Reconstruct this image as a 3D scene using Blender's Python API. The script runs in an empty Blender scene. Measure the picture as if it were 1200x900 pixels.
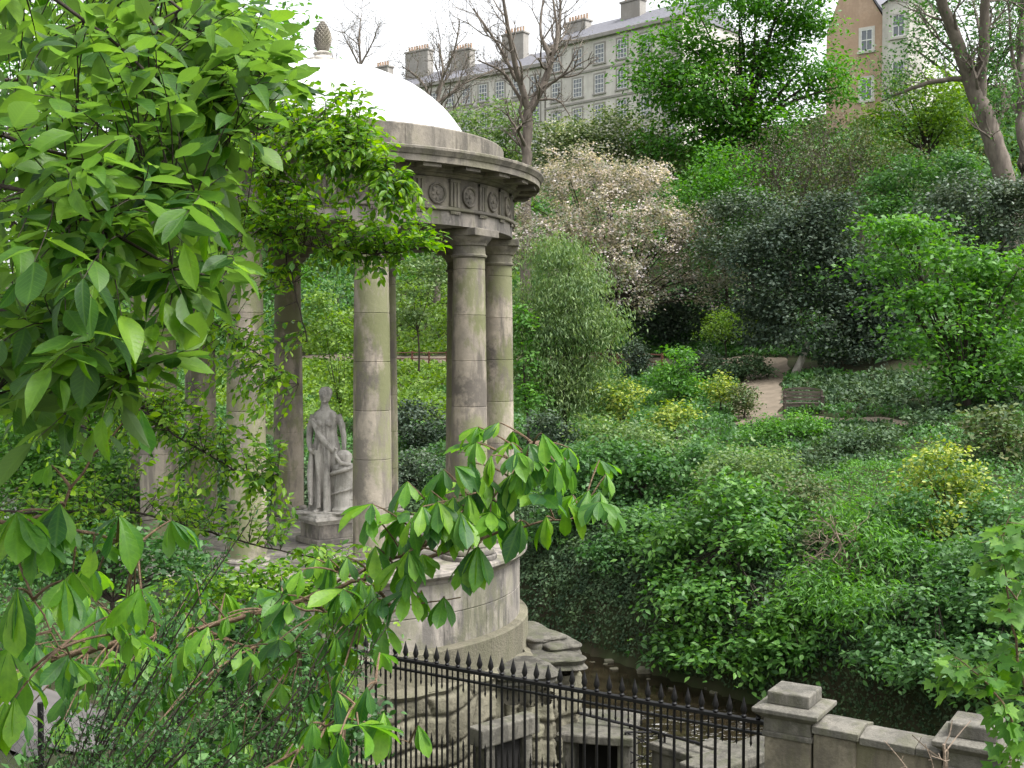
import bpy, bmesh, math, random
import numpy as np
from mathutils import Vector, noise as mnoise

# ------------------------------------------------------------------ camera, sky, sun, exposure
S = bpy.context.scene
COL = S.collection
F_PX, CAMZ, PITCH = 1371.0, 8.0, math.radians(1.77)
cd = bpy.data.cameras.new('camera'); cam = bpy.data.objects.new('camera', cd); COL.objects.link(cam)
cam.location = (0, 0, CAMZ); cam.rotation_euler = (math.pi/2-PITCH, 0, 0)
cd.sensor_width = 36; cd.lens = 36*F_PX/1200; cd.clip_start = 0.05; cd.clip_end = 3000
S.camera = cam
SUN_EL, SUN_AZ = math.radians(60), math.radians(112)       # azimuth measured from +Y clockwise
W = bpy.data.worlds.new('World'); S.world = W; W.use_nodes = True
nt = W.node_tree; nt.nodes.clear()
sky = nt.nodes.new('ShaderNodeTexSky'); sky.sky_type = 'NISHITA'; sky.sun_disc = False
sky.sun_elevation = SUN_EL; sky.sun_rotation = SUN_AZ; sky.dust_density = 4; sky.air_density = 1.0; sky.ozone_density = 1.0
hs = nt.nodes.new('ShaderNodeHueSaturation'); hs.inputs['Saturation'].default_value = 0.12
bg = nt.nodes.new('ShaderNodeBackground'); bg.inputs['Strength'].default_value = 0.145
wo = nt.nodes.new('ShaderNodeOutputWorld')
nt.links.new(sky.outputs[0], hs.inputs['Color']); nt.links.new(hs.outputs[0], bg.inputs[0]); nt.links.new(bg.outputs[0], wo.inputs[0])
sd = bpy.data.lights.new('sun', 'SUN'); sd.energy = 1.3; sd.angle = math.radians(14); sd.color = (1, .975, .94)
so = bpy.data.objects.new('sun', sd); COL.objects.link(so)
so.rotation_euler = (math.pi/2-SUN_EL, 0, math.pi-SUN_AZ)
so.location = (0, 0, 60)
S.view_settings.view_transform = 'Standard'; S.view_settings.look = 'None'; S.view_settings.gamma = 1
S.view_settings.exposure = 1.5
S.render.engine = 'CYCLES'
S.cycles.max_bounces = 6; S.cycles.diffuse_bounces = 3; S.cycles.transmission_bounces = 4; S.cycles.glossy_bounces = 2
S.cycles.use_denoising = True

# ------------------------------------------------------------------ helpers
def P(px, py, d):
    """world point seen at pixel (px,py) of the 1200x900 photo, at depth y=d"""
    xc = (px-600)/F_PX; yc = (450-py)/F_PX
    c, s = math.cos(PITCH), math.sin(PITCH)
    dy = c + yc*s; dz = -s + yc*c
    k = d/dy
    return np.array([xc*k, d, CAMZ+dz*k])
def PX(d): return d/F_PX                                   # metres per pixel at depth d

def nrm(a): return a/np.maximum(np.linalg.norm(a, axis=-1, keepdims=True), 1e-9)

def mesh_np(name, V, F, mat=None, parent=None, loc=None, rnd=None, uv=None, smooth=True, kind=None):
    V = np.asarray(V, dtype=np.float32); F = np.asarray(F, dtype=np.int32)
    me = bpy.data.meshes.new(name); m, k = F.shape
    me.vertices.add(len(V)); me.vertices.foreach_set('co', V.ravel())
    me.loops.add(m*k); me.loops.foreach_set('vertex_index', F.ravel())
    me.polygons.add(m); me.polygons.foreach_set('loop_start', np.arange(0, m*k, k, dtype=np.int32))
    if smooth: me.polygons.foreach_set('use_smooth', np.ones(m, dtype=bool))
    if rnd is not None:
        a = me.attributes.new('rnd', 'FLOAT', 'POINT'); a.data.foreach_set('value', np.asarray(rnd, dtype=np.float32))
    if uv is not None:
        l = me.uv_layers.new(name='UVMap'); l.data.foreach_set('uv', np.asarray(uv, dtype=np.float32)[F.ravel()].ravel())
    me.update(calc_edges=True)
    if mat: me.materials.append(mat)
    return link(name, me, parent, loc, kind)

def link(name, me, parent=None, loc=None, kind=None):
    o = bpy.data.objects.new(name, me); COL.objects.link(o)
    if parent: o.parent = parent
    if loc is not None: o.location = [float(v) for v in loc]
    if kind: o['kind'] = kind
    return o

def tag(o, label, cat, group=None):
    o['label'] = label; o['category'] = cat
    if group: o['group'] = group
    return o
def thing(name, label, cat, loc=(0, 0, 0), rz=0, group=None):
    o = bpy.data.objects.new(name, None); COL.objects.link(o); o.empty_display_size = .3
    o.location = [float(v) for v in loc]; o.rotation_euler = (0, 0, rz)
    return tag(o, label, cat, group)
def copy_tree(o, parent=None):
    c = o.copy(); COL.objects.link(c)
    if parent: c.parent = parent
    for ch in list(o.children): copy_tree(ch, c)
    return c

class MB:
    """collects polygons for one mesh object"""
    def __init__(s): s.v = []; s.f = []; s.r = []
    def add(s, V, F, r=.5):
        n = len(s.v); s.v += [tuple(map(float, p)) for p in V]; s.f += [tuple(i+n for i in f) for f in F]; s.r += [r]*len(V); return s
    def box(s, x0, x1, y0, y1, z0, z1, r=.5):
        return s.add([(x0,y0,z0),(x1,y0,z0),(x1,y1,z0),(x0,y1,z0),(x0,y0,z1),(x1,y0,z1),(x1,y1,z1),(x0,y1,z1)],
              [(3,2,1,0),(4,5,6,7),(0,1,5,4),(1,2,6,5),(2,3,7,6),(3,0,4,7)], r)
    def tube(s, pts, rad, seg=6, cap=True, r=.5):
        pts = np.asarray(pts, float); n = len(pts); rad = np.broadcast_to(rad, (n,)) if np.ndim(rad) else np.full(n, rad)
        t = nrm(np.gradient(pts, axis=0)); ref = np.array([0, 0, 1.]) if abs(t[0][2]) < .9 else np.array([1., 0, 0])
        a = np.arange(seg)*2*math.pi/seg; V = []
        for i in range(n):
            u = nrm(np.cross(t[i], ref)); w = np.cross(t[i], u); ref = -np.cross(t[i], u) if np.linalg.norm(np.cross(t[i], u)) < .1 else ref
            V += [pts[i]+rad[i]*(math.cos(q)*u+math.sin(q)*w) for q in a]
        Fc = [(i*seg+j, i*seg+(j+1) % seg, (i+1)*seg+(j+1) % seg, (i+1)*seg+j) for i in range(n-1) for j in range(seg)]
        if cap: Fc += [tuple(range(seg-1, -1, -1)), tuple((n-1)*seg+j for j in range(seg))]
        return s.add(V, Fc, r)
    def lathe(s, prof, seg=32, c=(0, 0), cap=True, a0=0, a1=2*math.pi, wob=None, r=.5):
        full = abs(a1-a0-2*math.pi) < 1e-6; n = seg if full else seg+1; V = []
        for (R, z) in prof:
            for j in range(n):
                q = a0+(a1-a0)*j/seg; k = R*(wob(q, z) if wob else 1)
                V.append((c[0]+k*math.cos(q), c[1]+k*math.sin(q), z))
        Fc = [(i*n+j, i*n+(j+1) % n, (i+1)*n+(j+1) % n, (i+1)*n+j) for i in range(len(prof)-1) for j in range(seg)]
        if cap and full:
            Fc += [tuple(range(n-1, -1, -1)), tuple((len(prof)-1)*n+j for j in range(n))]
        return s.add(V, Fc, r)
    def build(s, name, mat, parent=None, loc=None, smooth=False, bevel=0, angle=35, kind=None):
        me = bpy.data.meshes.new(name); me.from_pydata(s.v, [], s.f)
        a = me.attributes.new('rnd', 'FLOAT', 'POINT'); a.data.foreach_set('value', np.array(s.r, dtype=np.float32))
        me.update()
        if smooth:
            me.polygons.foreach_set('use_smooth', np.ones(len(me.polygons), dtype=bool))
            if angle: me.set_sharp_from_angle(angle=math.radians(angle))
        if mat: me.materials.append(mat)
        o = link(name, me, parent, loc, kind)
        if bevel:
            b = o.modifiers.new('bevel', 'BEVEL'); b.width = bevel; b.segments = 2; b.limit_method = 'ANGLE'; b.angle_limit = math.radians(40)
        return o

# ------------------------------------------------------------------ materials
def newmat(name):
    m = bpy.data.materials.new(name); m.use_nodes = True; n = m.node_tree; n.nodes.clear()
    out = n.nodes.new('ShaderNodeOutputMaterial'); return m, n, out
def node(n, t, **kw):
    x = n.nodes.new(t)
    for k, v in kw.items():
        if k in x.inputs: x.inputs[k].default_value = v
        else: setattr(x, k, v)
    return x
def ramp(n, fac, stops):
    r = n.nodes.new('ShaderNodeValToRGB'); n.links.new(fac, r.inputs[0]); e = r.color_ramp.elements
    while len(e) > 1: e.remove(e[-1])
    e[0].position, e[0].color = stops[0][0], (*stops[0][1], 1)
    for p, c in stops[1:]:
        q = e.new(p); q.color = (*c, 1)
    return r
def noise(n, vec, scale, detail=4, rough=.55, stretch=None):
    if stretch:
        mp = n.nodes.new('ShaderNodeMapping'); mp.inputs['Scale'].default_value = stretch; n.links.new(vec, mp.inputs[0]); vec = mp.outputs[0]
    t = n.nodes.new('ShaderNodeTexNoise'); t.inputs['Scale'].default_value = scale; t.inputs['Detail'].default_value = detail
    t.inputs['Roughness'].default_value = rough; n.links.new(vec, t.inputs['Vector']); return t.outputs['Fac']
def mix(n, fac, a, b, mode='MIX'):
    m = n.nodes.new('ShaderNodeMix'); m.data_type = 'RGBA'; m.blend_type = mode
    for k, v in ((0, fac), (6, a), (7, b)):
        if hasattr(v, 'is_output'): n.links.new(v, m.inputs[k])
        elif k == 0: m.inputs[0].default_value = v
        else: m.inputs[k].default_value = (*v, 1)
    return m.outputs[2]
def math_(n, op, a, b=0.0):
    m = n.nodes.new('ShaderNodeMath'); m.operation = op
    for k, v in ((0, a), (1, b)):
        if hasattr(v, 'is_output'): n.links.new(v, m.inputs[k])
        else: m.inputs[k].default_value = v
    return m.outputs[0]
def step(n, v, lo, hi):
    m = n.nodes.new('ShaderNodeMapRange'); m.inputs[1].default_value = lo; m.inputs[2].default_value = hi; n.links.new(v, m.inputs[0]); return m.outputs[0]

def leafmat(name, cols, trans=.35, rough=.5, vein=False, under=None, spec=.4):
    m, n, out = newmat(name)
    at = node(n, 'ShaderNodeAttribute', attribute_name='rnd')
    k = len(cols)
    r = ramp(n, at.outputs['Fac'], [(i/max(k-1, 1), c) for i, c in enumerate(cols)])
    geo = n.nodes.new('ShaderNodeNewGeometry'); mot = noise(n, geo.outputs['Position'], 30 if vein else 1.3, 4, .65)
    col = mix(n, step(n, mot, .3, .7), mix(n, 1.0, r.outputs[0], (.72,.78,.85), 'MULTIPLY'), mix(n, 1.0, r.outputs[0], (1.25,1.16,1.0), 'MULTIPLY'))
    pb = n.nodes.new('ShaderNodeBsdfPrincipled'); pb.inputs['Roughness'].default_value = rough; pb.inputs['Specular IOR Level'].default_value = spec
    if vein:
        sp_ = math_(n, 'MULTIPLY', step(n, noise(n, geo.outputs['Position'], 95, 3, .6), .66, .72), step(n, at.outputs['Fac'], .35, .9))
        col = mix(n, math_(n, 'MULTIPLY', sp_, .6), col, (.13,.085,.03))
        uv = n.nodes.new('ShaderNodeUVMap'); sp = n.nodes.new('ShaderNodeSeparateXYZ'); n.links.new(uv.outputs[0], sp.inputs[0])
        ax = math_(n, 'ABSOLUTE', math_(n, 'SUBTRACT', sp.outputs[0], .5))
        ph = math_(n, 'SUBTRACT', math_(n, 'MULTIPLY', sp.outputs[1], 62.), math_(n, 'MULTIPLY', ax, 60.))
        w = math_(n, 'POWER', math_(n, 'ABSOLUTE', math_(n, 'SINE', math_(n, 'MULTIPLY', ph, .5))), 6.)   # side veins where ~0
        w = math_(n, 'SUBTRACT', 1., math_(n, 'ABSOLUTE', math_(n, 'SINE', math_(n, 'MULTIPLY', ph, .5))))
        w = math_(n, 'POWER', w, 5.)
        mid = step(n, ax, .035, .0)
        v = math_(n, 'MAXIMUM', w, mid)
        col = mix(n, math_(n, 'MULTIPLY', v, .11), col, tuple(min(1, c*1.5+.02) for c in cols[-1]))
        bp = n.nodes.new('ShaderNodeBump'); bp.inputs['Strength'].default_value = .2; bp.inputs['Distance'].default_value = .003; bp.invert = True
        n.links.new(v, bp.inputs['Height']); n.links.new(bp.outputs[0], pb.inputs['Normal'])
    if under:
        g = n.nodes.new('ShaderNodeNewGeometry'); col = mix(n, math_(n, 'MULTIPLY', g.outputs['Backfacing'], .6), col, under)
    n.links.new(col, pb.inputs['Base Color'])
    tr = n.nodes.new('ShaderNodeBsdfTranslucent')
    tc = mix(n, .55, col, (1.0, 1.0, .28), 'MULTIPLY'); hsn = n.nodes.new('ShaderNodeHueSaturation'); hsn.inputs['Value'].default_value = 1.7; hsn.inputs['Saturation'].default_value = 1.1
    n.links.new(tc, hsn.inputs['Color']); n.links.new(hsn.outputs[0], tr.inputs[0])
    mx = n.nodes.new('ShaderNodeMixShader'); mx.inputs[0].default_value = trans
    n.links.new(pb.outputs[0], mx.inputs[1]); n.links.new(tr.outputs[0], mx.inputs[2]); n.links.new(mx.outputs[0], out.inputs[0])
    return m

def stone(name, base, alt, dark, green=None, sc=1.0, bump=.4, green_amt=.5, dark_amt=.5, streak=True, perpart=.25, gfrom=.5):
    m, n, out = newmat(name)
    tc = n.nodes.new('ShaderNodeTexCoord'); oi = n.nodes.new('ShaderNodeObjectInfo')
    va = n.nodes.new('ShaderNodeVectorMath'); va.operation = 'MULTIPLY_ADD'; cmb = n.nodes.new('ShaderNodeCombineXYZ')
    for i in range(3): n.links.new(oi.outputs['Random'], cmb.inputs[i])
    n.links.new(cmb.outputs[0], va.inputs[0]); va.inputs[1].default_value = (37, 19, 53); n.links.new(tc.outputs['Object'], va.inputs[2])
    v = va.outputs[0]
    c = mix(n, step(n, noise(n, v, 1.3*sc, 8, .68), .42, .58), base, alt)
    c = mix(n, math_(n, 'MULTIPLY', step(n, noise(n, v, 9*sc, 6, .7), .4, .75), .45), c, tuple(x*.55 for x in base))
    if streak:
        s1 = noise(n, v, 1.0*sc, 8, .66, (3.2, 3.2, .55))
        c = mix(n, math_(n, 'MULTIPLY', step(n, s1, .48, .59), dark_amt), c, dark)
    s3 = noise(n, v, .9*sc, 9, .72)
    c = mix(n, math_(n, 'MULTIPLY', step(n, s3, .5, .58), dark_amt), c, dark)
    if green:
        s2 = noise(n, v, .8*sc, 8, .68, (1.6, 1.6, .7))
        c = mix(n, math_(n, 'MULTIPLY', step(n, s2, gfrom, gfrom+.09), green_amt), c, green)
    at = node(n, 'ShaderNodeAttribute', attribute_name='rnd')
    c = mix(n, perpart, c, mix(n, at.outputs['Fac'], tuple(x*.35 for x in base), tuple(min(1, x*1.6) for x in alt)))
    fine = noise(n, v, 60*sc, 4, .7)
    c = mix(n, math_(n, 'MULTIPLY', step(n, fine, .55, .7), .2), c, dark)
    pb = n.nodes.new('ShaderNodeBsdfPrincipled'); pb.inputs['Roughness'].default_value = .9; pb.inputs['Specular IOR Level'].default_value = .25
    n.links.new(c, pb.inputs['Base Color'])
    b = n.nodes.new('ShaderNodeBump'); b.inputs['Strength'].default_value = bump; b.inputs['Distance'].default_value = .02
    n.links.new(math_(n, 'ADD', math_(n, 'MULTIPLY', fine, .4), noise(n, v, 14*sc, 5)), b.inputs['Height']); n.links.new(b.outputs[0], pb.inputs['Normal'])
    n.links.new(pb.outputs[0], out.inputs[0]); return m

def plain(name, c, rough=.6, metal=0, c2=None, sc=8, bump=.1, spec=.4, stretch=None):
    m, n, out = newmat(name); pb = n.nodes.new('ShaderNodeBsdfPrincipled')
    tc = n.nodes.new('ShaderNodeTexCoord'); f = noise(n, tc.outputs['Object'], sc, 5, .6, stretch)
    n.links.new(mix(n, step(n, f, .35, .65), c, c2 or tuple(x*.7 for x in c)), pb.inputs['Base Color'])
    pb.inputs['Roughness'].default_value = rough; pb.inputs['Metallic'].default_value = metal; pb.inputs['Specular IOR Level'].default_value = spec
    b = n.nodes.new('ShaderNodeBump'); b.inputs['Strength'].default_value = bump*3; b.inputs['Distance'].default_value = .02
    n.links.new(f, b.inputs['Height']); n.links.new(b.outputs[0], pb.inputs['Normal'])
    n.links.new(pb.outputs[0], out.inputs[0]); return m

M = {}
M['col'] = stone('column_sandstone', (.44,.38,.30), (.30,.265,.215), (.10,.09,.08), (.15,.17,.065), 1.25, .35, .95, .95, gfrom=.47, perpart=.3)
M['soot'] = stone('entablature_sandstone', (.29,.26,.21), (.21,.19,.16), (.075,.07,.062), (.13,.135,.06), 1.4, .45, .45, .75)
M['drum'] = stone('drum_sandstone', (.345,.31,.265), (.235,.215,.19), (.085,.08,.074), (.13,.14,.06), 1.4, .4, .5, .95)
M['rubble'] = stone('rubble_stone', (.21,.19,.14), (.15,.14,.10), (.05,.046,.037), (.085,.10,.04), 2.2, .9, .4, .5, perpart=.62)
M['damp'] = stone('damp_stone', (0.155,0.146,0.121), (0.112,0.105,0.087), (0.037,0.035,0.030), (0.062,0.071,0.031), 2.4, .6, .6, .8)
M['pier'] = stone('pier_sandstone', (.285,.25,.185), (.21,.185,.14), (.075,.068,.055), (.12,.125,.055), 2.2, .45, .55, .7)
M['coping'] = stone('coping_sandstone', (.21,.195,.165), (.15,.142,.12), (.055,.052,.046), (.10,.105,.05), 3.2, .5, .45, .6)
M['statue'] = stone('statue_marble', (.62,.585,.53), (.5,.475,.43), (.12,.112,.10), (.2,.2,.13), 2.6, .3, .2, .55)
M['terr_l'] = stone('pale_ashlar', (.70,.67,.61), (.6,.57,.52), (.4,.375,.34), None, .25, .15, 0, .45, perpart=.2)
M['terr_b'] = stone('brown_rubble_gable', (.48,.33,.235), (.52,.38,.28), (.30,.2,.14), None, .5, .4, 0, .4, perpart=.3)
M['trim'] = stone('dressed_margin', (.38,.36,.33), (.30,.285,.26), (.22,.2,.17), None, .5, .15, 0, .4)
M['slate'] = plain('roof_slate', (.17,.17,.19), .7, 0, (.12,.12,.135), 3, .2)
M['dome'] = plain('dome_white_lead', (.66,.67,.66), .7, 0, (.52,.53,.52), 1.6, .05, .3, (1, 1, .35))
M['glass'] = plain('window_glass', (.16,.18,.2), .12, 0, (.10,.11,.13), .6, .01, .6)
M['sash'] = plain('white_sash_paint', (.78,.78,.75), .5)
M['iron'] = plain('black_iron', (.006,.006,.007), .5, 0, (.011,.01,.01), 40, .06, .3)
M['bark'] = plain('dark_bark', (.055,.045,.035), .9, 0, (.028,.023,.018), 14, .5, .2, (1, 1, .3))
M['bark_l'] = plain('grey_bark', (.20,.17,.14), .9, 0, (.12,.10,.085), 5, .5, .2, (1, 1, .3))
M['bark_w'] = plain('pale_trunk_bark', (.42,.39,.34), .85, 0, (.2,.18,.15), 5, .4, .2, (1, 1, .4))
M['twig'] = plain('pale_twig', (.3,.235,.18), .85, 0, (.2,.15,.11), 20, .2)
M['branch'] = plain('brown_branch', (.19,.125,.075), .8, 0, (.11,.075,.05), 30, .3, .3)
M['stem_g'] = plain('green_stem', (.10,.13,.035), .6, 0, (.13,.08,.04), 10, .1)
M['wood'] = plain('weathered_wood', (.13,.105,.085), .85, 0, (.075,.06,.05), 9, .3, .3, (.3, 1, 1))
M['redwood'] = plain('red_painted_wood', (.17,.065,.045), .7, 0, (.12,.05,.035), 6, .1)
M['soil'] = plain('leaf_litter_soil', (.05,.042,.025), .95, 0, (.04,.055,.02), .9, .4, .2)
M['path'] = plain('earth_path', (.20,.163,.122), .95, 0, (.145,.12,.09), 2.2, .25, .2)
M['pave'] = plain('paved_path', (.135,.125,.12), .9, 0, (.10,.094,.09), 3, .15, .2)
M['dark'] = plain('opening_shade_black', (.012,.011,.01), .9)  # near-black colour standing in for the shade inside the doorways
M['gal'] = plain('galvanised_wire', (.25,.25,.25), .5, .6)

BRIGHT = [(.05,.13,.014), (.085,.20,.02), (.14,.27,.03)]
L = {}
L['ovate'] = leafmat('glossy_ovate_leaf', [(.02,.07,.014), (.05,.14,.016), (.085,.20,.018), (.16,.31,.024)], .52, .46, True, (.12,.19,.08), .4)
L['small'] = leafmat('small_fresh_leaf', [(.035,.11,.014), (.085,.20,.018), (.15,.29,.022), (.22,.36,.03)], .45, .42)
L['chest'] = leafmat('horse_chestnut_leaf', [(.025,.10,.03), (.06,.18,.028), (.115,.28,.024), (.20,.38,.03)], .52, .45, True, (.10,.20,.06), .45)
L['privet'] = leafmat('tiny_dark_leaf', [(0.026,0.081,0.024), (0.043,0.119,0.030), (0.069,0.173,0.041)], .3, .45)
L['maple'] = leafmat('maple_leaf', [(.045,.14,.02), (.085,.21,.028), (.15,.31,.04)], .45, .5, True, (.1,.18,.08), .35)
L['laurel'] = leafmat('laurel_leaf', [(.035,.11,.025), (.075,.19,.035), (.14,.29,.06)], .32, .45)
L['syc'] = leafmat('sycamore_leaf', [(0.039,0.135,0.016), (0.069,0.205,0.024), (0.120,0.292,0.034)], .35, .5)
L['mid'] = leafmat('mid_green_leaf', [(0.034,0.103,0.030), (0.065,0.162,0.045), (0.112,0.238,0.074)], .32, .5)
L['fresh'] = leafmat('fresh_green_leaf', [(0.047,0.140,0.027), (0.086,0.216,0.041), (0.146,0.313,0.068)], .38, .5)
L['dark'] = leafmat('dark_evergreen_leaf', [(.03,.055,.034), (.052,.082,.055), (.095,.13,.095)], .15, .6, spec=.25)
L['grey'] = leafmat('grey_green_leaf', [(.04,.07,.042), (.07,.11,.068), (.13,.17,.12)], .15, .5)
L['ivy'] = leafmat('ivy_leaf', [(.026,.058,.026), (.05,.095,.042), (.10,.16,.08)], .18, .58, spec=.25)
L['yellow'] = leafmat('variegated_yellow_leaf', [(.05,.12,.03), (.11,.20,.04), (.26,.34,.05), (.42,.47,.12)], .3, .5)
L['ygreen'] = leafmat('yellow_green_leaf', [(.07,.15,.025), (.12,.22,.035), (.19,.30,.05)], .35, .55)
L['pale'] = leafmat('pale_willow_leaf', [(.075,.15,.05), (.14,.225,.085), (.23,.32,.15)], .35, .55)
L['blossom'] = leafmat('faded_blossom', [(.12,.16,.085), (.25,.245,.22), (.44,.395,.40), (.66,.59,.61)], .3, .7)
L['hedge'] = leafmat('white_flecked_leaf', [(.06,.11,.035), (.10,.16,.05), (.16,.22,.08), (.55,.56,.48)], .25, .6)
L['grass'] = leafmat('grass_blade', [(0.047,0.146,0.027), (0.073,0.205,0.034), (0.103,0.259,0.047)], .35, .55)
L['brown'] = leafmat('olive_leaf', [(.045,.09,.028), (.09,.14,.045), (.16,.17,.08)], .2, .6)
L['greytwig'] = leafmat('grey_budding_leaf', [(.07,.065,.05), (.10,.095,.07), (.12,.14,.07)], .15, .6)

# ------------------------------------------------------------------ leaf templates
def strip_leaf(widths, curl=.15, fold=.25, wave=0.0):
    """leaf lying along +y, length 1; widths = half widths along the length"""
    n = len(widths); V = []; U = []
    for i, w in enumerate(widths):
        y = i/(n-1); z = -curl*y*y; s = wave*math.sin(i*2.3)
        V += [(-w, y, z+fold*w+s), (0, y, z), (w, y, z+fold*w-s)]
        U += [(.5-w, y), (.5, y), (.5+w, y)]
    Fq = []
    for i in range(n-1):
        a = 3*i; Fq += [(a, a+1, a+4, a+3), (a+1, a+2, a+5, a+4)]
    return np.array(V), np.array(Fq), np.array(U)
OV = [.012, .12, .2, .225, .195, .115, .008]
OB = [.012, .05, .10, .15, .185, .165, .008]
TPL = {
 'quad': (np.array([(0,0,0), (.3,.45,.08), (0,1,-.05), (-.3,.45,.08)]), np.array([(0,1,2,3)]), np.array([(.5,0),(.8,.5),(.5,1),(.2,.5)])),
 'narrow': (np.array([(0,0,0), (.13,.45,.03), (0,1,-.15), (-.13,.45,.03)]), np.array([(0,1,2,3)]), np.array([(.5,0),(.8,.5),(.5,1),(.2,.5)])),
 'blade': (np.array([(-.05,0,0), (.05,0,0), (.02,1,-.12), (-.02,1,-.12)]), np.array([(0,1,2,3)]), np.array([(.4,0),(.6,0),(.5,1),(.5,1)])),
 'ov0': strip_leaf(OV, .12, .22), 'ov1': strip_leaf(OV, .35, .45, .01), 'ov2': strip_leaf(OV, -.08, .3, .02), 'ov3': strip_leaf([w*.85 for w in OV], .55, .35, .015),
 'ow0': strip_leaf([.012, .16, .25, .28, .25, .16, .012], .2, .2), 'ow1': strip_leaf([.012, .15, .25, .275, .25, .17, .012], -.15, .15, .02),
 'ob0': strip_leaf(OB, .25, .35), 'ob1': strip_leaf(OB, .45, .5, .008), 'ob2': strip_leaf(OB, .1, .25, .012),
 'so': strip_leaf([.02, .2, .27, .16, .01], .15, .25),
}
def maple_tpl():
    ang = [0, 28, 45, 70, 90, 118, 150]; rad = [1.0, .62, .92, .5, .78, .42, .3]
    pts = [(math.sin(math.radians(a))*r*.62, .35+math.cos(math.radians(a))*r*.62, .10*math.sin(math.radians(a))*r) for a, r in zip(ang, rad)]
    left = [(-x, y, z) for x, y, z in pts]
    V = [(0, .35, -.04)]+pts+left[1:]; k = len(pts)
    ring = list(range(k, 0, -1)) + [k+i for i in range(1, k)]
    ring = [k-i for i in range(k)] + [k+i for i in range(1, k)]     # right tip..centre..left
    Fq = []
    for i in range(0, len(ring)-2, 2): Fq.append((0, ring[i], ring[i+1], ring[i+2]))
    V = np.array(V); U = np.stack([V[:, 0]+.5, V[:, 1]], 1)
    return V, np.array(Fq), U
TPL['maple'] = maple_tpl()

def cloud(Pt, Y, N, size, tpl, rng, rbias=None, width=1.0):
    Pt = np.asarray(Pt); n = len(Pt)
    Y = nrm(Y); X = nrm(np.cross(Y, N)); Z = np.cross(X, Y)
    tv, tf, tu = TPL[tpl]; k = len(tv); size = np.broadcast_to(size, (n,))
    loc = tv[None]*size[:, None, None]
    V = Pt[:, None]+loc[..., 0:1]*width*X[:, None]+loc[..., 1:2]*Y[:, None]+loc[..., 2:3]*Z[:, None]
    Fq = (tf[None]+(np.arange(n)*k)[:, None, None]).reshape(-1, 4)
    r = rng.random(n) if rbias is None else np.clip(rbias+rng.normal(0, .22, n), 0, 1)
    return V.reshape(-1, 3), Fq, np.repeat(r, k), np.tile(tu, (n, 1))
def merge(cl):
    o = 0; Vs = []; Fs = []; R = []; U = []
    for V, Fq, r, u in cl:
        Vs.append(V); Fs.append(Fq+o); R.append(r); U.append(u); o += len(V)
    return np.concatenate(Vs), np.concatenate(Fs), np.concatenate(R), np.concatenate(U)
def sph(rng, n, zmin=-1.0):
    z = rng.uniform(zmin, 1, n); a = rng.uniform(0, 2*math.pi, n); r = np.sqrt(1-z*z)
    return np.stack([r*np.cos(a), r*np.sin(a), z], 1)

# ------------------------------------------------------------------ terrain of the valley
NX, NY = .788, .616                                        # uphill direction of the far bank
def st(x, y): return (x-2)*NX+(y-30.3)*NY, (x-2)*NY-(y-30.3)*NX
def xy(s, t): return 2+NX*s+NY*t, 30.3+NY*s-NX*t
TS = np.array([-400,-60,-7.4,-6.6,-.12,.12,.5,1.4,2.8,8,16,24,30,45,65,85,100,1500.])
TZ = np.array([-.5,-.5,-.5,-.5,-.5,.15,1.3,2.5,3.25,4.4,5.5,7.0,8.6,16,26,33,34,36.])
def smooth(a, b, x):
    t = np.clip((x-a)/(b-a), 0, 1); return t*t*(3-2*t)
def bumps(x, y):
    return .5*np.sin(x*.37+1.3)*np.sin(y*.31+.4)+.3*np.sin(x*.83+y*.61)+.2*np.sin(x*1.7-y*1.3+2)
def terrain(x, y):
    x = np.asarray(x, float); y = np.asarray(y, float)
    s, t = st(x, y)
    far = np.interp(s, TS, TZ)
    far = far+bumps(x, y)*np.interp(s, [0, 1, 4, 22, 30, 45], [0, .05, .22, .12, .35, .9])
    sn = -s                                                 # distance from far edge toward the camera
    low = np.interp(sn, [6.6, 7.3, 8, 40], [-.5, .5, .9, 1.1])
    plat = 4.55+.05*bumps(x*2, y*2)                         # terrace the temple's landward side stands on
    near = np.interp(sn-(x+.3)*.0, [0, 13.55, 14.2, 16.5, 20, 60], [0, .9, 3.85, 4.6, 6.3, 6.6])
    a = smooth(-2.6, -4.6, x+(y-18)*.35*0)*smooth(25.5, 21.5, y+x*.2)
    lowmix = low*(1-a)+np.maximum(low, plat)*a
    nz = np.where(sn > 13.55, np.maximum(near, lowmix), lowmix)
    return np.where(s > -6.6, far, nz)

def axis(segs):
    out = [segs[0][0]]
    for a, b, h in segs:
        n = max(1, int(round((b-a)/h))); out += list(np.linspace(a, b, n+1)[1:])
    return np.array(out)
gx = axis([(-900,-120,60), (-120,-30,3), (-30,22,.45), (22,60,1.5), (60,120,4), (120,900,60)])
gy = axis([(-200,-10,20), (-10,6,1), (6,52,.45), (52,90,1.2), (90,170,2.5), (170,1500,70)])
GX, GY = np.meshgrid(gx, gy); GZ = terrain(GX, GY)
nx_, ny_ = len(gx), len(gy); idx = np.arange(nx_*ny_).reshape(ny_, nx_)
mesh_np('ground', np.stack([GX.ravel(), GY.ravel(), GZ.ravel()], 1),
        np.stack([idx[:-1,:-1].ravel(), idx[:-1,1:].ravel(), idx[1:,1:].ravel(), idx[1:,:-1].ravel()], 1), M['soil'], kind='structure')
def gz(x, y): return float(terrain(x, y))

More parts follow.
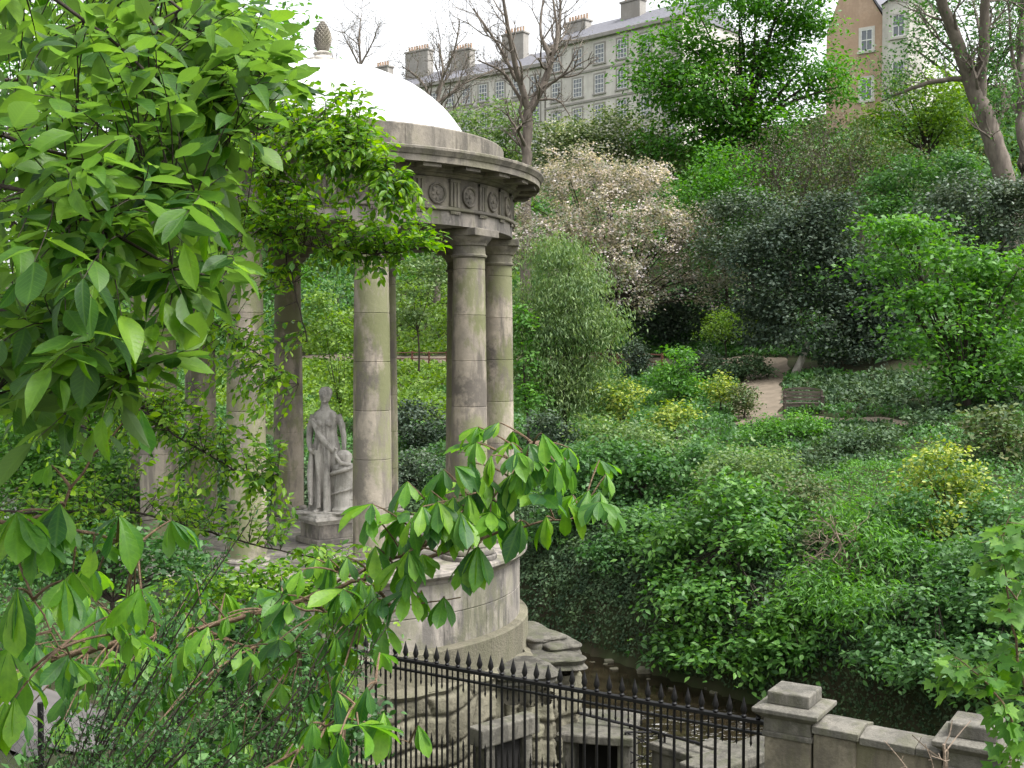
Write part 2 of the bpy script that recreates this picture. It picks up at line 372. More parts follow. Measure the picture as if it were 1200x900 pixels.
# river
def water_mat():
    m, n, out = newmat('river_water'); pb = n.nodes.new('ShaderNodeBsdfPrincipled')
    g = n.nodes.new('ShaderNodeNewGeometry'); v = g.outputs['Position']
    big = noise(n, v, 1.6, 4, .6, (1, 1.6, 1)); fine = noise(n, v, 7, 4, .6)
    c = mix(n, step(n, big, .4, .65), (.014,.010,.006), (.032,.025,.014))
    vd = n.nodes.new('ShaderNodeVectorMath'); vd.operation = 'DISTANCE'; n.links.new(v, vd.inputs[0]); vd.inputs[1].default_value = (3.4, 22.6, 0)
    near = step(n, vd.outputs['Value'], 3.6, 1.2)
    foam = math_(n, 'MULTIPLY', step(n, noise(n, v, 3.0, 6, .75, (1, 2.4, 1)), .56, .66), near)
    c = mix(n, foam, c, (.6,.6,.58))
    n.links.new(c, pb.inputs['Base Color']); pb.inputs['Roughness'].default_value = .12
    b = n.nodes.new('ShaderNodeBump'); b.inputs['Strength'].default_value = .14; b.inputs['Distance'].default_value = .04
    n.links.new(math_(n, 'ADD', big, math_(n, 'MULTIPLY', fine, .3)), b.inputs['Height']); n.links.new(b.outputs[0], pb.inputs['Normal'])
    n.links.new(pb.outputs[0], out.inputs[0]); return m
V = []
for t in np.linspace(-120, 90, 60):
    V += [(*xy(-8.2, t), 0), (*xy(.6, t), 0)]
mesh_np('water', V, [(2*i, 2*i+2, 2*i+3, 2*i+1) for i in range(59)], water_mat(), kind='structure')

def ribbon(name, pts, w, mat, lift=.05, n=50):
    pts = np.array(pts, float); tt = np.linspace(0, len(pts)-1, n); q = np.stack([np.interp(tt, range(len(pts)), pts[:, k]) for k in (0, 1)], 1)
    for _ in range(6): q[1:-1] = .5*q[1:-1]+.25*(q[:-2]+q[2:])
    d = nrm(np.gradient(q, axis=0)); nn = np.stack([-d[:, 1], d[:, 0]], 1); K = 5; V = []
    for i in range(n):
        for k in range(K):
            a = (k/(K-1)-.5)*w*(1+.15*math.sin(i*.5+k)+.08*math.sin(i*1.1+k*2)); p = q[i]+nn[i]*a
            V.append((p[0], p[1], gz(*p)+lift))
    Fq = [(i*K+k, i*K+k+1, (i+1)*K+k+1, (i+1)*K+k) for i in range(n-1) for k in range(K-1)]
    return mesh_np(name, V, Fq, mat, kind='structure')
def G(px, d): x = (px-600)/F_PX*d; return (x, d)
ribbon('path', [xy(24.5, t) for t in (-70, -45, -25, -19)]+[G(905, 57), G(892, 52), G(888, 46), G(893, 43.5)], 1.9, M['path'], .06, 90)
ribbon('path', [G(893, 44.5), G(960, 43.2), G(1040, 41), G(1120, 38), G(1220, 35)], .8, M['path'], .08, 50)
ribbon('paved_path', [(-5.6, 5.5), (-4.0, 8.3), (-4.5, 9.6), (-7, 11)], 2.3, M['pave'], .03, 140)

# ------------------------------------------------------------------ the round temple
TX, TY = 18.7*math.sin(math.atan2(-220, F_PX)), 18.7*math.cos(math.atan2(-220, F_PX))
TOCAM = math.atan2(-TY, -TX)                              # direction temple -> camera
def tang(deg): return TOCAM+math.radians(deg)             # +deg = toward the right in the photo
FL = CAMZ-3.07                                            # temple floor level
temple = thing('temple', 'round sandstone temple of ten columns under a white dome above the river', 'temple', (TX, TY, 0))
def rng_(k): return np.random.default_rng(k)
z0 = FL
# drum with lip and base course
MB().lathe([(2.2, z0-.002), (3.10, z0), (3.17, z0-.01), (3.2, z0-.035), (3.205, z0-.075), (3.18, z0-.11), (3.12, z0-.14), (3.10, z0-.19)], 120, cap=False).build('floor_rim', M['drum'], temple, smooth=True)
MB().lathe([(0.01, z0-.004), (2.25, z0-.004)], 60, cap=False).build('temple_floor', M['drum'], temple)
d = MB(); rr = random.Random(4)
for row, (za, zb) in enumerate(((z0-1.08, z0-.63), (z0-.62, z0-.19))):
    nb = 22
    for k in range(nb):
        a = 2*math.pi*(k+.5*row)/nb; b = a+2*math.pi/nb
        d.lathe([(3.07, za), (3.085, za+.006), (3.085, zb-.006), (3.07, zb)], 6, a0=a+.0012, a1=b-.0012, r=rr.random(), cap=False)
d.lathe([(3.07, z0-1.09), (3.07, z0-.18)], 120, cap=False, r=.1)
d.build('drum', M['drum'], temple, smooth=True)
d = MB(); nb = 18
for k in range(nb):
    a = 2*math.pi*(k+.3)/nb; b = a+2*math.pi/nb
    d.lathe([(3.08, z0-1.068), (3.19, z0-1.075), (3.215, z0-1.10), (3.22, z0-1.5), (3.25, z0-1.6)], 8, a0=a+.001, a1=b-.001, r=rr.random(), cap=False)
d.lathe([(3.0, z0-1.07), (3.2, z0-1.09), (3.205, z0-1.6)], 120, cap=False, r=.1)
d.build('base_course', M['rubble'], temple, smooth=True)

# columns: shaft (joints between the blocks are real grooves) with base and capital
CH = (CAMZ+1.71)-FL
def shaft_prof():
    pr = []; zs = np.linspace(.24, CH-.42, 40); joints = [.24+k*.66 for k in range(1, 7)]
    allz = sorted(list(zs)+[j+e for j in joints for e in (-.008, -.004, .004, .008)])
    for z in allz:
        u = (z-.24)/(CH-.66); r = .267*(1-.14*max(0, u-.2)/.8*(.6+.4*u))
        if any(abs(z-j) < .005 for j in joints): r -= .007
        pr.append((r, z))
    return pr
SP = shaft_prof(); rt = SP[-1][0]
def shaft_mb():
    m = MB(); rg_ = random.Random(12); js = [0]+[.24+k*.66 for k in range(1, 7)]+[99]
    for a_, b_ in zip(js[:-1], js[1:]): m.lathe([q for q in SP if a_-1e-6 <= q[1] <= b_+1e-6 or abs(q[1]-a_) < .0081 and q[1] >= a_-.0041], 40, cap=False, r=rg_.random())
    return m
CAPP = [(rt, CH-.42), (rt+.002, CH-.41), (rt+.03, CH-.40), (rt+.035, CH-.375), (rt+.012, CH-.36), (rt+.006, CH-.30), (rt+.004, CH-.245), (rt+.03, CH-.235), (rt+.035, CH-.21),
        (rt+.05, CH-.19), (rt+.085, CH-.15), (rt+.105, CH-.115)]
BASEP = [(.35, .07), (.372, .085), (.378, .115), (.365, .145), (.325, .152), (.312, .175), (.318, .19), (.322, .2), (.312, .225), (.277, .232), (.267, .25)]
first = None; proto = {}
for k in range(10):
    a = tang(13.5+36*k); lo = (2.74*math.cos(a), 2.74*math.sin(a), FL)
    if first is None:
        first = shaft_mb().build('column', M['col'], temple, lo, smooth=True)
        c = MB().lathe(CAPP, 40, cap=True).build('capital', M['soot'], first, smooth=True)
        MB().box(-.318, .318, -.318, .318, CH-.114, CH-.004).build('abacus', M['soot'], first, bevel=.012)
        MB().lathe(BASEP, 40).build('base', M['drum'], first, smooth=True)
        MB().lathe([(.40, .0), (.405, .01), (.405, .06), (.395, .07)], 40).build('plinth', M['drum'], first, smooth=True)
        first.rotation_euler.z = a; cc = first
    else:
        cc = copy_tree(first, temple); cc.location = lo; cc.rotation_euler.z = a

# entablature
h = CAMZ
d = MB(); nb = 10
for k in range(nb):
    a = tang(13.5+36*k); b = a+math.radians(36)
    d.lathe([(2.46, h+1.71), (2.97, h+1.71), (2.97, h+1.90), (2.955, h+1.905)], 12, a0=a+.0012, a1=b-.0012, r=rr.random(), cap=False)
    d.lathe([(2.46, h+1.905), (2.46, h+1.71)], 12, a0=a, a1=b, cap=False)
d.lathe([(2.9, h+1.715), (2.962, h+1.716), (2.962, h+1.91)], 120, cap=False, r=0)
d.build('architrave', M['drum'], temple, smooth=True)
MB().lathe([(2.95, h+1.906), (3.01, h+1.908), (3.02, h+1.92), (3.02, h+1.955), (3.0, h+1.96), (2.95, h+1.962)], 120, cap=False).build('taenia', M['soot'], temple, smooth=True)
fr = MB().lathe([(2.5, h+1.96), (2.955, h+1.963), (2.955, h+2.36), (2.5, h+2.362)], 120, cap=False).build('frieze', M['soot'], temple, smooth=True)
t0_ = None
for k in range(30):
    ac = tang(13.5+12*k)
    if t0_ is None:
        tri = MB(); pf = ((2.95, h+1.966), (2.99, h+1.968), (2.99, h+2.31), (2.95, h+2.312))
        for j in (-1, 0, 1):                                # three bars of a triglyph
            am = j*math.radians(1.25); w = math.radians(.43)
            tri.lathe(pf, 2, a0=am-w, a1=am+w, cap=False)
            tri.add([(R*math.cos(am-w), R*math.sin(am-w), z) for R, z in pf], [(0,1,2,3)])
            tri.add([(R*math.cos(am+w), R*math.sin(am+w), z) for R, z in pf], [(3,2,1,0)])
        w = math.radians(1.9)
        tri.lathe([(2.95, h+2.305), (3.0, h+2.307), (3.0, h+2.345), (2.95, h+2.35)], 4, a0=-w, a1=w, cap=False)
        for j in range(5):                                  # guttae under the taenia
            q = math.radians((j-2)*.75); tri.lathe([(.018, h+1.865), (.012, h+1.907)], 6, c=(2.985*math.cos(q), 2.985*math.sin(q)))
        tri.lathe([(2.95, h+1.885), (3.0, h+1.886), (3.0, h+1.905)], 4, a0=-w, a1=w, cap=False)
        o = t0_ = tri.build('triglyph', M['soot'], fr)
    else: o = t0_.copy(); COL.objects.link(o)
    o.rotation_euler.z = ac
# rosettes of the metopes: ring, boss and petals, each a sub-part of the frieze
def rosette():
    m = MB()
    m.lathe([(.145, 0), (.15, .03), (.135, .042), (.118, .03), (.112, .01)], 28, cap=False)
    m.lathe([(.112, .01), (.03, .014)], 28, cap=False)
    for p in range(8):
        a = p*math.pi/4; ca, sa = math.cos(a), math.sin(a)
        pts = [(.02, 0, .02), (.05, -.026, .034), (.1, -.022, .024), (.108, 0, .02), (.1, .022, .024), (.05, .026, .034), (.065, 0, .026)]
        m.add([(x*ca-y*sa, x*sa+y*ca, z) for x, y, z in pts], [(0,1,6), (1,2,6), (2,3,6), (3,4,6), (4,5,6), (5,0,6)])
    m.lathe([(.03, .012), (.028, .04), (.015, .05), (.001, .052)], 12, cap=False)
    return m
r0 = None
for k in range(30):
    a = tang(13.5+6+12*k)
    if r0 is None: r = r0 = rosette().build('rosette', M['soot'], fr, smooth=True, angle=30)
    else: r = r0.copy(); COL.objects.link(r)
    r.location = (2.956*math.cos(a), 2.956*math.sin(a), h+2.135); r.rotation_euler = (math.pi/2, 0, a+math.pi/2)
# cornice with mutules
MB().lathe([(2.9, h+2.36), (2.97, h+2.362), (3.0, h+2.375), (3.02, h+2.40), (3.06, h+2.41), (3.07, h+2.44), (3.09, h+2.455)], 140, cap=False).build('bed_moulding', M['soot'], temple, smooth=True)
co = MB().lathe([(3.05, h+2.50), (3.38, h+2.49), (3.385, h+2.475), (3.40, h+2.475), (3.405, h+2.56), (3.42, h+2.565), (3.44, h+2.60), (3.462, h+2.63), (3.465, h+2.66), (3.45, h+2.67), (3.0, h+2.72), (2.7, h+2.73)], 160, cap=False).build('cornice', M['soot'], temple, smooth=True, angle=25)
m0_ = None
for k in range(30):
    ac = tang(13.5+12*k)
    if m0_ is None:
        mu = MB(); w = math.radians(2.4); pf = ((3.06, h+2.43), (3.35, h+2.425), (3.35, h+2.495), (3.06, h+2.495))
        mu.lathe(pf[:3], 6, a0=-w, a1=w, cap=False)
        for q, o in ((-w, (0,1,2,3)), (w, (3,2,1,0))): mu.add([(R*math.cos(q), R*math.sin(q), z) for R, z in pf], [o])
        o = m0_ = mu.build('mutule', M['soot'], co)
    else: o = m0_.copy(); COL.objects.link(o)
    o.rotation_euler.z = ac
MB().lathe([(3.05, h+2.45), (3.10, h+2.45), (3.10, h+2.5)], 140, cap=False).build('soffit_band', M['soot'], temple)
d = MB(); nb = 20
for k in range(nb):
    a = tang(5+18*k); b = a+math.radians(18)
    d.lathe([(2.83, h+2.70), (2.83, h+3.06), (2.815, h+3.08), (2.2, h+3.09)], 8, a0=a+.0012, a1=b-.0012, r=rr.random(), cap=False)
d.lathe([(2.815, h+2.70), (2.815, h+3.065), (2.2, h+3.08)], 120, cap=False, r=0)
d.build('blocking_course', M['soot'], temple, smooth=True)
# soffit / inner ceiling
MB().lathe([(.01, h+2.1), (1.2, h+2.05), (2.0, h+1.9), (2.47, h+1.75)], 60, cap=False).build('ceiling', M['soot'], temple, smooth=True)
pr = [(2.35*math.cos(u), h+2.75+1.67*math.sin(u)) for u in np.linspace(.02, 1.50, 26)]
dm = MB().lathe(pr, 96, cap=False)
for k in range(20):
    a_ = 2*math.pi*k/20; dm.tube([(R_*math.cos(a_), R_*math.sin(a_), z_) for R_, z_ in pr[1:]], .007, 5)
dm.build('dome', M['dome'], temple, smooth=True, angle=0)
MB().lathe([(.34, h+4.35), (.33, h+4.43), (.26, h+4.45), (.25, h+4.50), (.17, h+4.52), (.12, h+4.57), (.15, h+4.60), (.1, h+4.63)], 28).build('finial_base', M['statue'], temple, smooth=True)
pn = MB()
for i in range(14):
    z = h+4.63+i*.033; u = (i+.5)/14; R = .135*math.sin(math.pi*(.16+.80*u))**.8
    for j in range(12):
        a = 2*math.pi*(j+.5*(i % 2))/12; c_, s_ = math.cos(a), math.sin(a)
        pn.add([(R*.8*c_-.04*s_, R*.8*s_+.04*c_, z), (R*.8*c_+.04*s_, R*.8*s_-.04*c_, z), (R*1.12*c_, R*1.12*s_, z+.025), (R*.8*c_, R*.8*s_, z+.05), (R*.8*c_, R*.8*s_, z-.02)],
               [(0,2,3), (2,1,3), (0,4,2), (4,1,2)])
pn.lathe([(.07, h+4.62)]+[(.85*.135*math.sin(math.pi*(.16+.8*u))**.8, h+4.63+u*.46) for u in np.linspace(0, 1, 14)], 16)
pn.build('pineapple_finial', M['soot'], temple)

# rubble substructure below the temple: courses of uneven stones
def stone_grid(U, Z, seed, rowh=.34, stw=.6, amp=.09):
    rng = rng_(seed); nrow = 40; edges = np.cumsum(rng.uniform(.7, 1.35, nrow)*rowh)
    wob = .07*np.sin(U*2.1+Z)+.05*np.sin(U*5.3)
    row = np.searchsorted(edges, Z-Z.min()+wob*1.0+.1); zlo = np.where(row > 0, edges[np.maximum(row-1, 0)], 0); zhi = edges[np.minimum(row, nrow-1)]
    fz = np.clip((Z-Z.min()+wob+.1-zlo)/(zhi-zlo), 0, 1)
    off = rng.uniform(0, 5, nrow+1)[row]; wid = rng.uniform(.75, 1.5, nrow+1)[row]*stw
    c = (U+off+.06*np.sin(Z*9+row))/wid; ci = np.floor(c); fu = c-ci
    hsh = np.modf(np.abs(np.sin(ci*12.9898+row*78.233)*43758.5453))[0]
    prof = np.minimum(np.clip(np.minimum(fz, 1-fz)*(zhi-zlo)/.05, 0, 1), np.clip(np.minimum(fu, 1-fu)*wid/.05, 0, 1))**.5
    rr_ = np.random.default_rng(seed+1).normal(0, 1, prof.shape)*.006
    return (prof-1)*.085+(hsh-.5)*amp*prof+rr_, np.where(prof < .55, 0, .2+.8*hsh)
def rubble_wall(name, parent, R, z0, z1, a0, a1, seed, flare=.0, mat='rubble'):
    nu, nz = int(R*abs(a1-a0)/.026), int((z1-z0)/.026)
    A, Z = np.meshgrid(np.linspace(a0, a1, nu), np.linspace(z0, z1, nz))
    dd, hsh = stone_grid(A*R, Z, seed)
    RR = R+dd+flare*(z1-Z)+.03*np.sin(A*9+Z*3)
    idx = np.arange(nu*nz).reshape(nz, nu)
    return mesh_np(name, np.stack([RR*np.cos(A), RR*np.sin(A), Z], -1).reshape(-1, 3), np.stack([idx[:-1,:-1].ravel(), idx[:-1,1:].ravel(), idx[1:,1:].ravel(), idx[1:,:-1].ravel()], 1),
                   M[mat], parent, rnd=hsh.ravel(), smooth=True)
sub = rubble_wall('rubble_base', temple, 3.34, .2, FL-1.58, 0, 2*math.pi, 3, .10)
# sloped top of the substructure + heavy corner stones on the river side
MB().lathe([(3.2, FL-1.52), (3.32, FL-1.565), (3.345, FL-1.60), (3.30, FL-1.66)], 90, cap=False, wob=lambda q, z: 1+.018*math.sin(q*17)+.012*math.sin(q*31+z*5)).build('weathered_ledge', M['rubble'], temple, smooth=True)
def rock(mb, c, sx, sy, sz, rz, seed, r=.5):
    bm = bmesh.new(); bmesh.ops.create_icosphere(bm, subdivisions=4, radius=1); rg = random.Random(seed)
    ph = [rg.uniform(0, 6) for _ in range(6)]; V = []
    for v in bm.verts:
        p = np.array(v.co); p = np.sign(p)*np.abs(p)**.42; p /= max(1, np.max(np.abs(p)))
        k = 1+.10*math.sin(p[0]*3+ph[0])*math.sin(p[1]*3+ph[1])+.06*math.sin(p[2]*6+ph[2])+.035*mnoise.fractal(Vector(p*1.6+ph[3]), 1.0, 2.0, 4)
        x, y, z = p*k*np.array([sx, sy, sz]); V.append((c[0]+x*math.cos(rz)-y*math.sin(rz), c[1]+x*math.sin(rz)+y*math.cos(rz), c[2]+z))
    F_ = [tuple(v.index for v in f.verts) for f in bm.faces]; bm.free(); mb.add(V, F_, r)
for j, (px, dd, Rb, zt) in enumerate(((640, 17.9, .50, FL-1.88), (616, 17.0, .42, FL-2.05))):
    p = P(px, 800, dd); o = rubble_wall('buttress', temple, Rb, .2, zt, 0, 2*math.pi, 11+j, .08); o.location = (p[0]-TX, p[1]-TY, 0)
bt = MB()
for j, (px, py, dd, sx, sy, sz, rz) in enumerate(((652, 757, 18.2, .30, .40, .13, .35), (624, 748, 18.5, .34, .6, .15, .5), (638, 772, 17.8, .50, .52, .12, .3), (612, 786, 17.0, .44, .44, .12, .2))):
    p = P(px, py, dd); rock(bt, (p[0]-TX, p[1]-TY, p[2]), sx, sy, sz, rz, j+5, rr.random())
bt.build('ledge_stones', M['damp'], temple, smooth=True, angle=40)
# doorway with a leaning lintel in the rubble wall, facing the railings
def door_at(px, py0, py1, wpx, dd):
    p0 = P(px, py1, dd); w = wpx*PX(dd); hgt = (py1-py0)*PX(dd)
    return p0, w, hgt
p0, w, hg = door_at(588, 862, 960, 44, 15.25)
ang = math.atan2(p0[1]-TY, p0[0]-TX); 
f = MB(); f.box(-.06, .16, -w/2-.16, -w/2, 0, hg, .3); f.box(-.06, .16, w/2, w/2+.16, 0, hg, .7); f.box(-.08, .2, -w/2-.26, w/2+.26, hg, hg+.24, .9)
fo = f.build('door_surround', M['damp'], temple, (p0[0]-TX, p0[1]-TY, p0[2]), bevel=.02); fo.rotation_euler = (.0, 0, ang)
vo = MB().box(-.3, .09, -w/2, w/2, 0, hg).build('doorway', M['dark'], temple, (p0[0]-TX, p0[1]-TY, p0[2])); vo.rotation_euler = (0, 0, ang)  # solid black block painting in the darkness of the opening
ir = MB()
for k in range(6): ir.tube([(.13, -w/2+w*(k+.5)/6, 0), (.13, -w/2+w*(k+.5)/6, hg*.6)], .012, 5)
ir.tube([(.13, -w/2, hg*.58), (.13, w/2, hg*.58)], .012, 5)
io = ir.build('door_grille', M['iron'], temple, (p0[0]-TX, p0[1]-TY, p0[2])); io.rotation_euler = (0, 0, ang)

# ------------------------------------------------------------------ pedestal and statue
PT = CAMZ-2.585; RZ = math.radians(38)
sx_, sy_ = TX+.02, TY
ped = thing('pedestal', 'square moulded stone pedestal carrying the statue in the middle of the temple', 'pedestal', (sx_, sy_, FL), RZ)
hp = PT-FL
MB().box(-.36, .36, -.36, .36, .0, .09).build('plinth', M['drum'], ped, bevel=.012)
MB().box(-.30, .30, -.30, .30, .088, hp-.17).build('die', M['drum'], ped, bevel=.01)
b = MB()
for k, (w_, za, zb) in enumerate(((.32, hp-.172, hp-.14), (.35, hp-.142, hp-.10), (.405, hp-.102, hp-.045), (.38, hp-.047, hp))): b.box(-w_, w_, -w_, w_, za, zb)
b.build('cap', M['statue'], ped, bevel=.008)
stt = thing('statue', 'weathered pale stone statue of a robed woman with a serpent on a pillar', 'statue', (sx_, sy_, PT+.001), math.radians(-8))
fig = MB()
secs = [(0, .25, .22), (.06, .255, .225), (.3, .235, .2), (.55, .225, .185), (.8, .22, .175), (.98, .215, .165), (1.12, .185, .145), (1.25, .165, .13), (1.38, .185, .135), (1.5, .205, .125), (1.57, .17, .105), (1.62, .085, .075), (1.70, .056, .058), (1.76, .06, .062)]
NS = 64; V = []
for z, a, b_ in secs:
    k = np.interp(z, [0, .9, 1.2, 1.6], [.26, .2, .09, .0])
    for j in range(NS):
        q = 2*math.pi*j/NS; f_ = 1+k*(math.sin(q*9+z*1.2)*.6+.5*math.sin(q*17+z*2.5+1))
        V.append((a*f_*math.cos(q)+.03*math.sin(z*2.2), b_*f_*math.sin(q)-.02*math.sin(z*2), z))
Fq = [(i*NS+j, i*NS+(j+1) % NS, (i+1)*NS+(j+1) % NS, (i+1)*NS+j) for i in range(len(secs)-1) for j in range(NS)]
fig.add(V, Fq+[tuple(range(NS-1, -1, -1)), tuple((len(secs)-1)*NS+j for j in range(NS))])
def ell(mb, c, r, n=20):
    pr = [(max(.001, math.sin(u)), -math.cos(u)) for u in np.linspace(0.02, math.pi-.02, n)]
    m2 = MB().lathe(pr, n); mb.add([(c[0]+x*r[0], c[1]+y*r[1], c[2]+z*r[2]) for x, y, z in m2.v], m2.f)
ell(fig, (.0, -.03, 1.835), (.088, .104, .122))             # head, face toward the camera (-y)
ell(fig, (.0, -.128, 1.825), (.013, .02, .028), 8)          # nose
ell(fig, (.0, -.112, 1.772), (.03, .014, .012), 8); ell(fig, (0, -.105, 1.735), (.03, .025, .022), 8)
for e in (-1, 1): ell(fig, (e*.032, -.113, 1.852), (.018, .012, .011), 8); ell(fig, (e*.083, -.02, 1.825), (.014, .025, .035), 8)
ell(fig, (0, .0, 1.875), (.108, .112, .10)); ell(fig, (0, .10, 1.86), (.06, .06, .055)); ell(fig, (0, -.03, 1.935), (.07, .06, .04), 10)
for e in (-1, 1): ell(fig, (e*.075, -.105, 1.40), (.065, .055, .06), 12)
fig.tube([(-.19, 0, 1.52), (-.25, .0, 1.33), (-.255, -.06, 1.12), (-.2, -.17, .98), (-.15, -.2, .96)], [.062, .06, .048, .036, .034], 10)     # arm at her side, hand gathering the robe
fig.tube([(.19, 0, 1.52), (.27, -.02, 1.36), (.31, -.06, 1.18), (.33, -.12, .99), (.33, -.14, .93)], [.06, .055, .046, .034, .034], 10)         # arm reaching to the serpent
for k in range(4):
    fig.tube([(.312+k*.014, -.14, .94), (.308+k*.016, -.175, .89), (.31+k*.015, -.18, .85-.01*(k % 2))], .013, 6); fig.tube([(-.15, -.185-.0*k, .985-k*.018), (-.11, -.215, .98-k*.02), (-.075, -.21, .965-k*.02)], .013, 6)
fig.tube([(.30, -.12, .93), (.285, -.16, .9)], .014, 6); fig.tube([(-.16, -.2, 1.0), (-.12, -.24, 1.01)], .013, 6)
fig.tube([(-.2, -.1, 1.46), (-.05, -.17, 1.2), (.12, -.17, 1.02), (.2, -.1, .92)], [.035, .045, .05, .04], 8)                                    # mantle fold across the body
fig.tube([(-.19, -.13, .98), (-.2, -.2, .6), (-.18, -.23, .12)], [.04, .05, .035], 8); fig.tube([(-.1, -.19, .95), (-.06, -.21, .5), (-.05, -.24, .08)], [.03, .04, .04], 8)
fig.tube([(.06, -.15, .95), (.07, -.21, .55), (.06, -.23, .06)], [.03, .045, .04], 8)
for e in (-.09, .07): ell(fig, (e, -.25, .03), (.045, .10, .03), 10)
fo = fig.build('figure', M['statue'], stt, smooth=True, angle=0)
rm = fo.modifiers.new('r', 'REMESH'); rm.mode = 'VOXEL'; rm.voxel_size = .009; rm.use_smooth_shade = True
sm = fo.modifiers.new('s', 'SMOOTH'); sm.factor = .5; sm.iterations = 1
al = MB().lathe([(.19, 0), (.195, .06), (.165, .09), (.155, .12), (.15, .5), (.145, .66), (.17, .70), (.165, .74), (.11, .76), (.105, .8), (.13, .86), (.125, .92), (.07, .97), (.03, .99)], 28)
ao = al.build('altar_pillar', M['statue'], stt, (.33, -.12, 0), smooth=True)
sp = []
for u in np.linspace(0, 1, 60):
    q = u*2*math.pi*1.6+2.2; sp.append((.19*math.cos(q)*(1+.05*math.sin(u*20)), .19*math.sin(q), .22+u*.52))
sp += [(.0, -.2, .80), (-.06, -.22, .9), (-.1, -.2, .98), (-.06, -.23, 1.03)]
MB().tube(sp, list(np.linspace(.012, .034, 60))+[.032, .03, .03, .02], 8).build('serpent', M['statue'], ao, smooth=True)
MB().tube([(.15, -.13, .22), (.22, -.15, .24), (.27, -.13, .27)], [.014, .02, .01], 6).build('serpent_tail', M['statue'], ao, smooth=True)
MB().box(-.36, .5, -.34, .3, -.001, .025).build('statue_plinth', M['statue'], stt, bevel=.006)

# ------------------------------------------------------------------ railings, piers and parapet above the river walk
FA, FB = np.array([-3.05, 12.10]), np.array([2.0, 8.975]); FD = (FB-FA)/np.linalg.norm(FB-FA); FLn = np.linalg.norm(FB-FA)
fang = math.atan2(FD[1], FD[0]); ZR = 5.09; ZB = 3.80
rail = thing('iron_railing', 'black spear topped iron railing running from the bushes to the stone pier', 'railing', (FA[0], FA[1], 0), fang)
m = MB(); m.box(0, FLn, -.026, .026, ZR-.015, ZR+.015); m.build('top_rail', M['iron'], rail, bevel=.003)
m = MB(); m.box(0, FLn, -.016, .016, ZR-.10, ZR-.082); m.build('lower_top_rail', M['iron'], rail)
m = MB(); m.box(0, FLn, -.02, .02, ZB+.10, ZB+.125); m.build('bottom_rail', M['iron'], rail)
def spear(m, x, z, s=1.0, r=.012):
    m.lathe([(r, z-.02), (r*1.9, z), (r*1.2, z+.012), (r*2.3*s, z+.045*s), (r*1.5*s, z+.085*s), (.001, z+.15*s)], 8, c=(x, 0))
bar = MB(); bar.tube([(0, 0, ZB), (0, 0, ZR+.03)], .0125, 7); spear(bar, 0, ZR+.03)
dog = MB(); dog.tube([(0, 0, ZB), (0, 0, 4.36)], .009, 6); spear(dog, 0, 4.36, .7, .007)
stub = MB(); stub.tube([(0, 0, ZR-.165), (0, 0, ZR+.0)], .007, 6); stub.lathe([(.001, ZR-.21), (.012, ZR-.18), (.007, ZR-.16)], 6)
nbar = int(FLn/.118); b0 = None
for k in range(nbar):
    x = .06+k*.118
    for nm, mb in (('bar', bar), ('dog_bar', dog), ('drop_spike', stub)):
        if b0 is None: b0 = {}
        if nm not in b0: o = b0[nm] = mb.build(nm, M['iron'], rail, smooth=True, angle=40)
        else: o = b0[nm].copy(); COL.objects.link(o)
        o.location = (x+(.059 if nm != 'bar' else 0), 0, 0)
m = MB(); m.box(-.05, FLn+.1, -.17, .17, ZB-2.8, ZB+.0); pl = m.build('plinth_wall', M['pier'], rail, bevel=.02)

def pier(label, c, w, ztop, zb):
    p = thing('stone_pier', label, 'pier', (c[0], c[1], 0), fang, 'stone piers of the parapet')
    hw = w/2
    MB().box(-hw, hw, -hw, hw, zb, ztop-.34, .6).build('shaft', M['pier'], p, bevel=.012)
    b = MB(); b.box(-hw-.015, hw+.015, -hw-.015, hw+.015, ztop-.345, ztop-.30); b.build('necking', M['coping'], p, bevel=.01)
    b = MB(); b.box(-hw-.005, hw+.005, -hw-.005, hw+.005, ztop-.302, ztop-.19); b.build('neck_block', M['coping'], p, bevel=.008)
    b = MB(); b.add([(s1*(hw+e), s2*(hw+e), z) for e, z in ((.02, ztop-.195), (.075, ztop-.15), (.075, ztop-.118), (.0, ztop-.098)) for s1, s2 in ((-1,-1),(1,-1),(1,1),(-1,1))],
         [(3,2,1,0)]+[(i*4+j, i*4+(j+1) % 4, (i+1)*4+(j+1) % 4, (i+1)*4+j) for i in range(3) for j in range(4)]+[(12,13,14,15)]); b.build('cap_slab', M['coping'], p, bevel=.006)
    b = MB(); b.box(-hw+.015, hw-.015, -hw+.015, hw-.015, ztop-.10, ztop, .4); b.build('cap_block', M['coping'], p, bevel=.012)
    return p
P1 = np.array([2.16, 8.86]); P2 = P1+np.array([.82, -.57])*1.33
pier('sandstone pier with stepped cap standing at the end of the iron railing', P1, .355, 5.40, 3.0)
pier('sandstone pier with stepped cap beside the maple sapling', P2, .355, 5.40, 3.0)
wang = math.atan2(P2[1]-P1[1], P2[0]-P1[0]); wl = np.linalg.norm(P2-P1)
par = thing('parapet_wall', 'low sandstone parapet with sloping coping between the two stone piers', 'wall', (P1[0], P1[1], 0), wang)
MB().box(.2, wl-.2, -.12, .12, 3.0, 5.125).build('wall_body', M['pier'], par, bevel=.01)
MB().box(.2, .52, -.15, .15, 3.0, 5.13, .8).build('corner_block', M['pier'], par, bevel=.015)
def cop(x0, x1, zt, w, r):
    b = MB(); b.add([(x, y, z) for x in (x0, x1) for y, z in ((-w, zt-.09), (-w, zt-.035), (-.02, zt), (.02, zt), (w, zt-.035), (w, zt-.09))],
        [(0,6,7,1), (1,7,8,2), (2,8,9,3), (3,9,10,4), (4,10,11,5), (5,11,6,0), (0,1,2,3,4,5), (11,10,9,8,7,6)], r); return b
cop(.2, .55, 5.23, .18, .7).build('coping', M['coping'], par, bevel=.006)
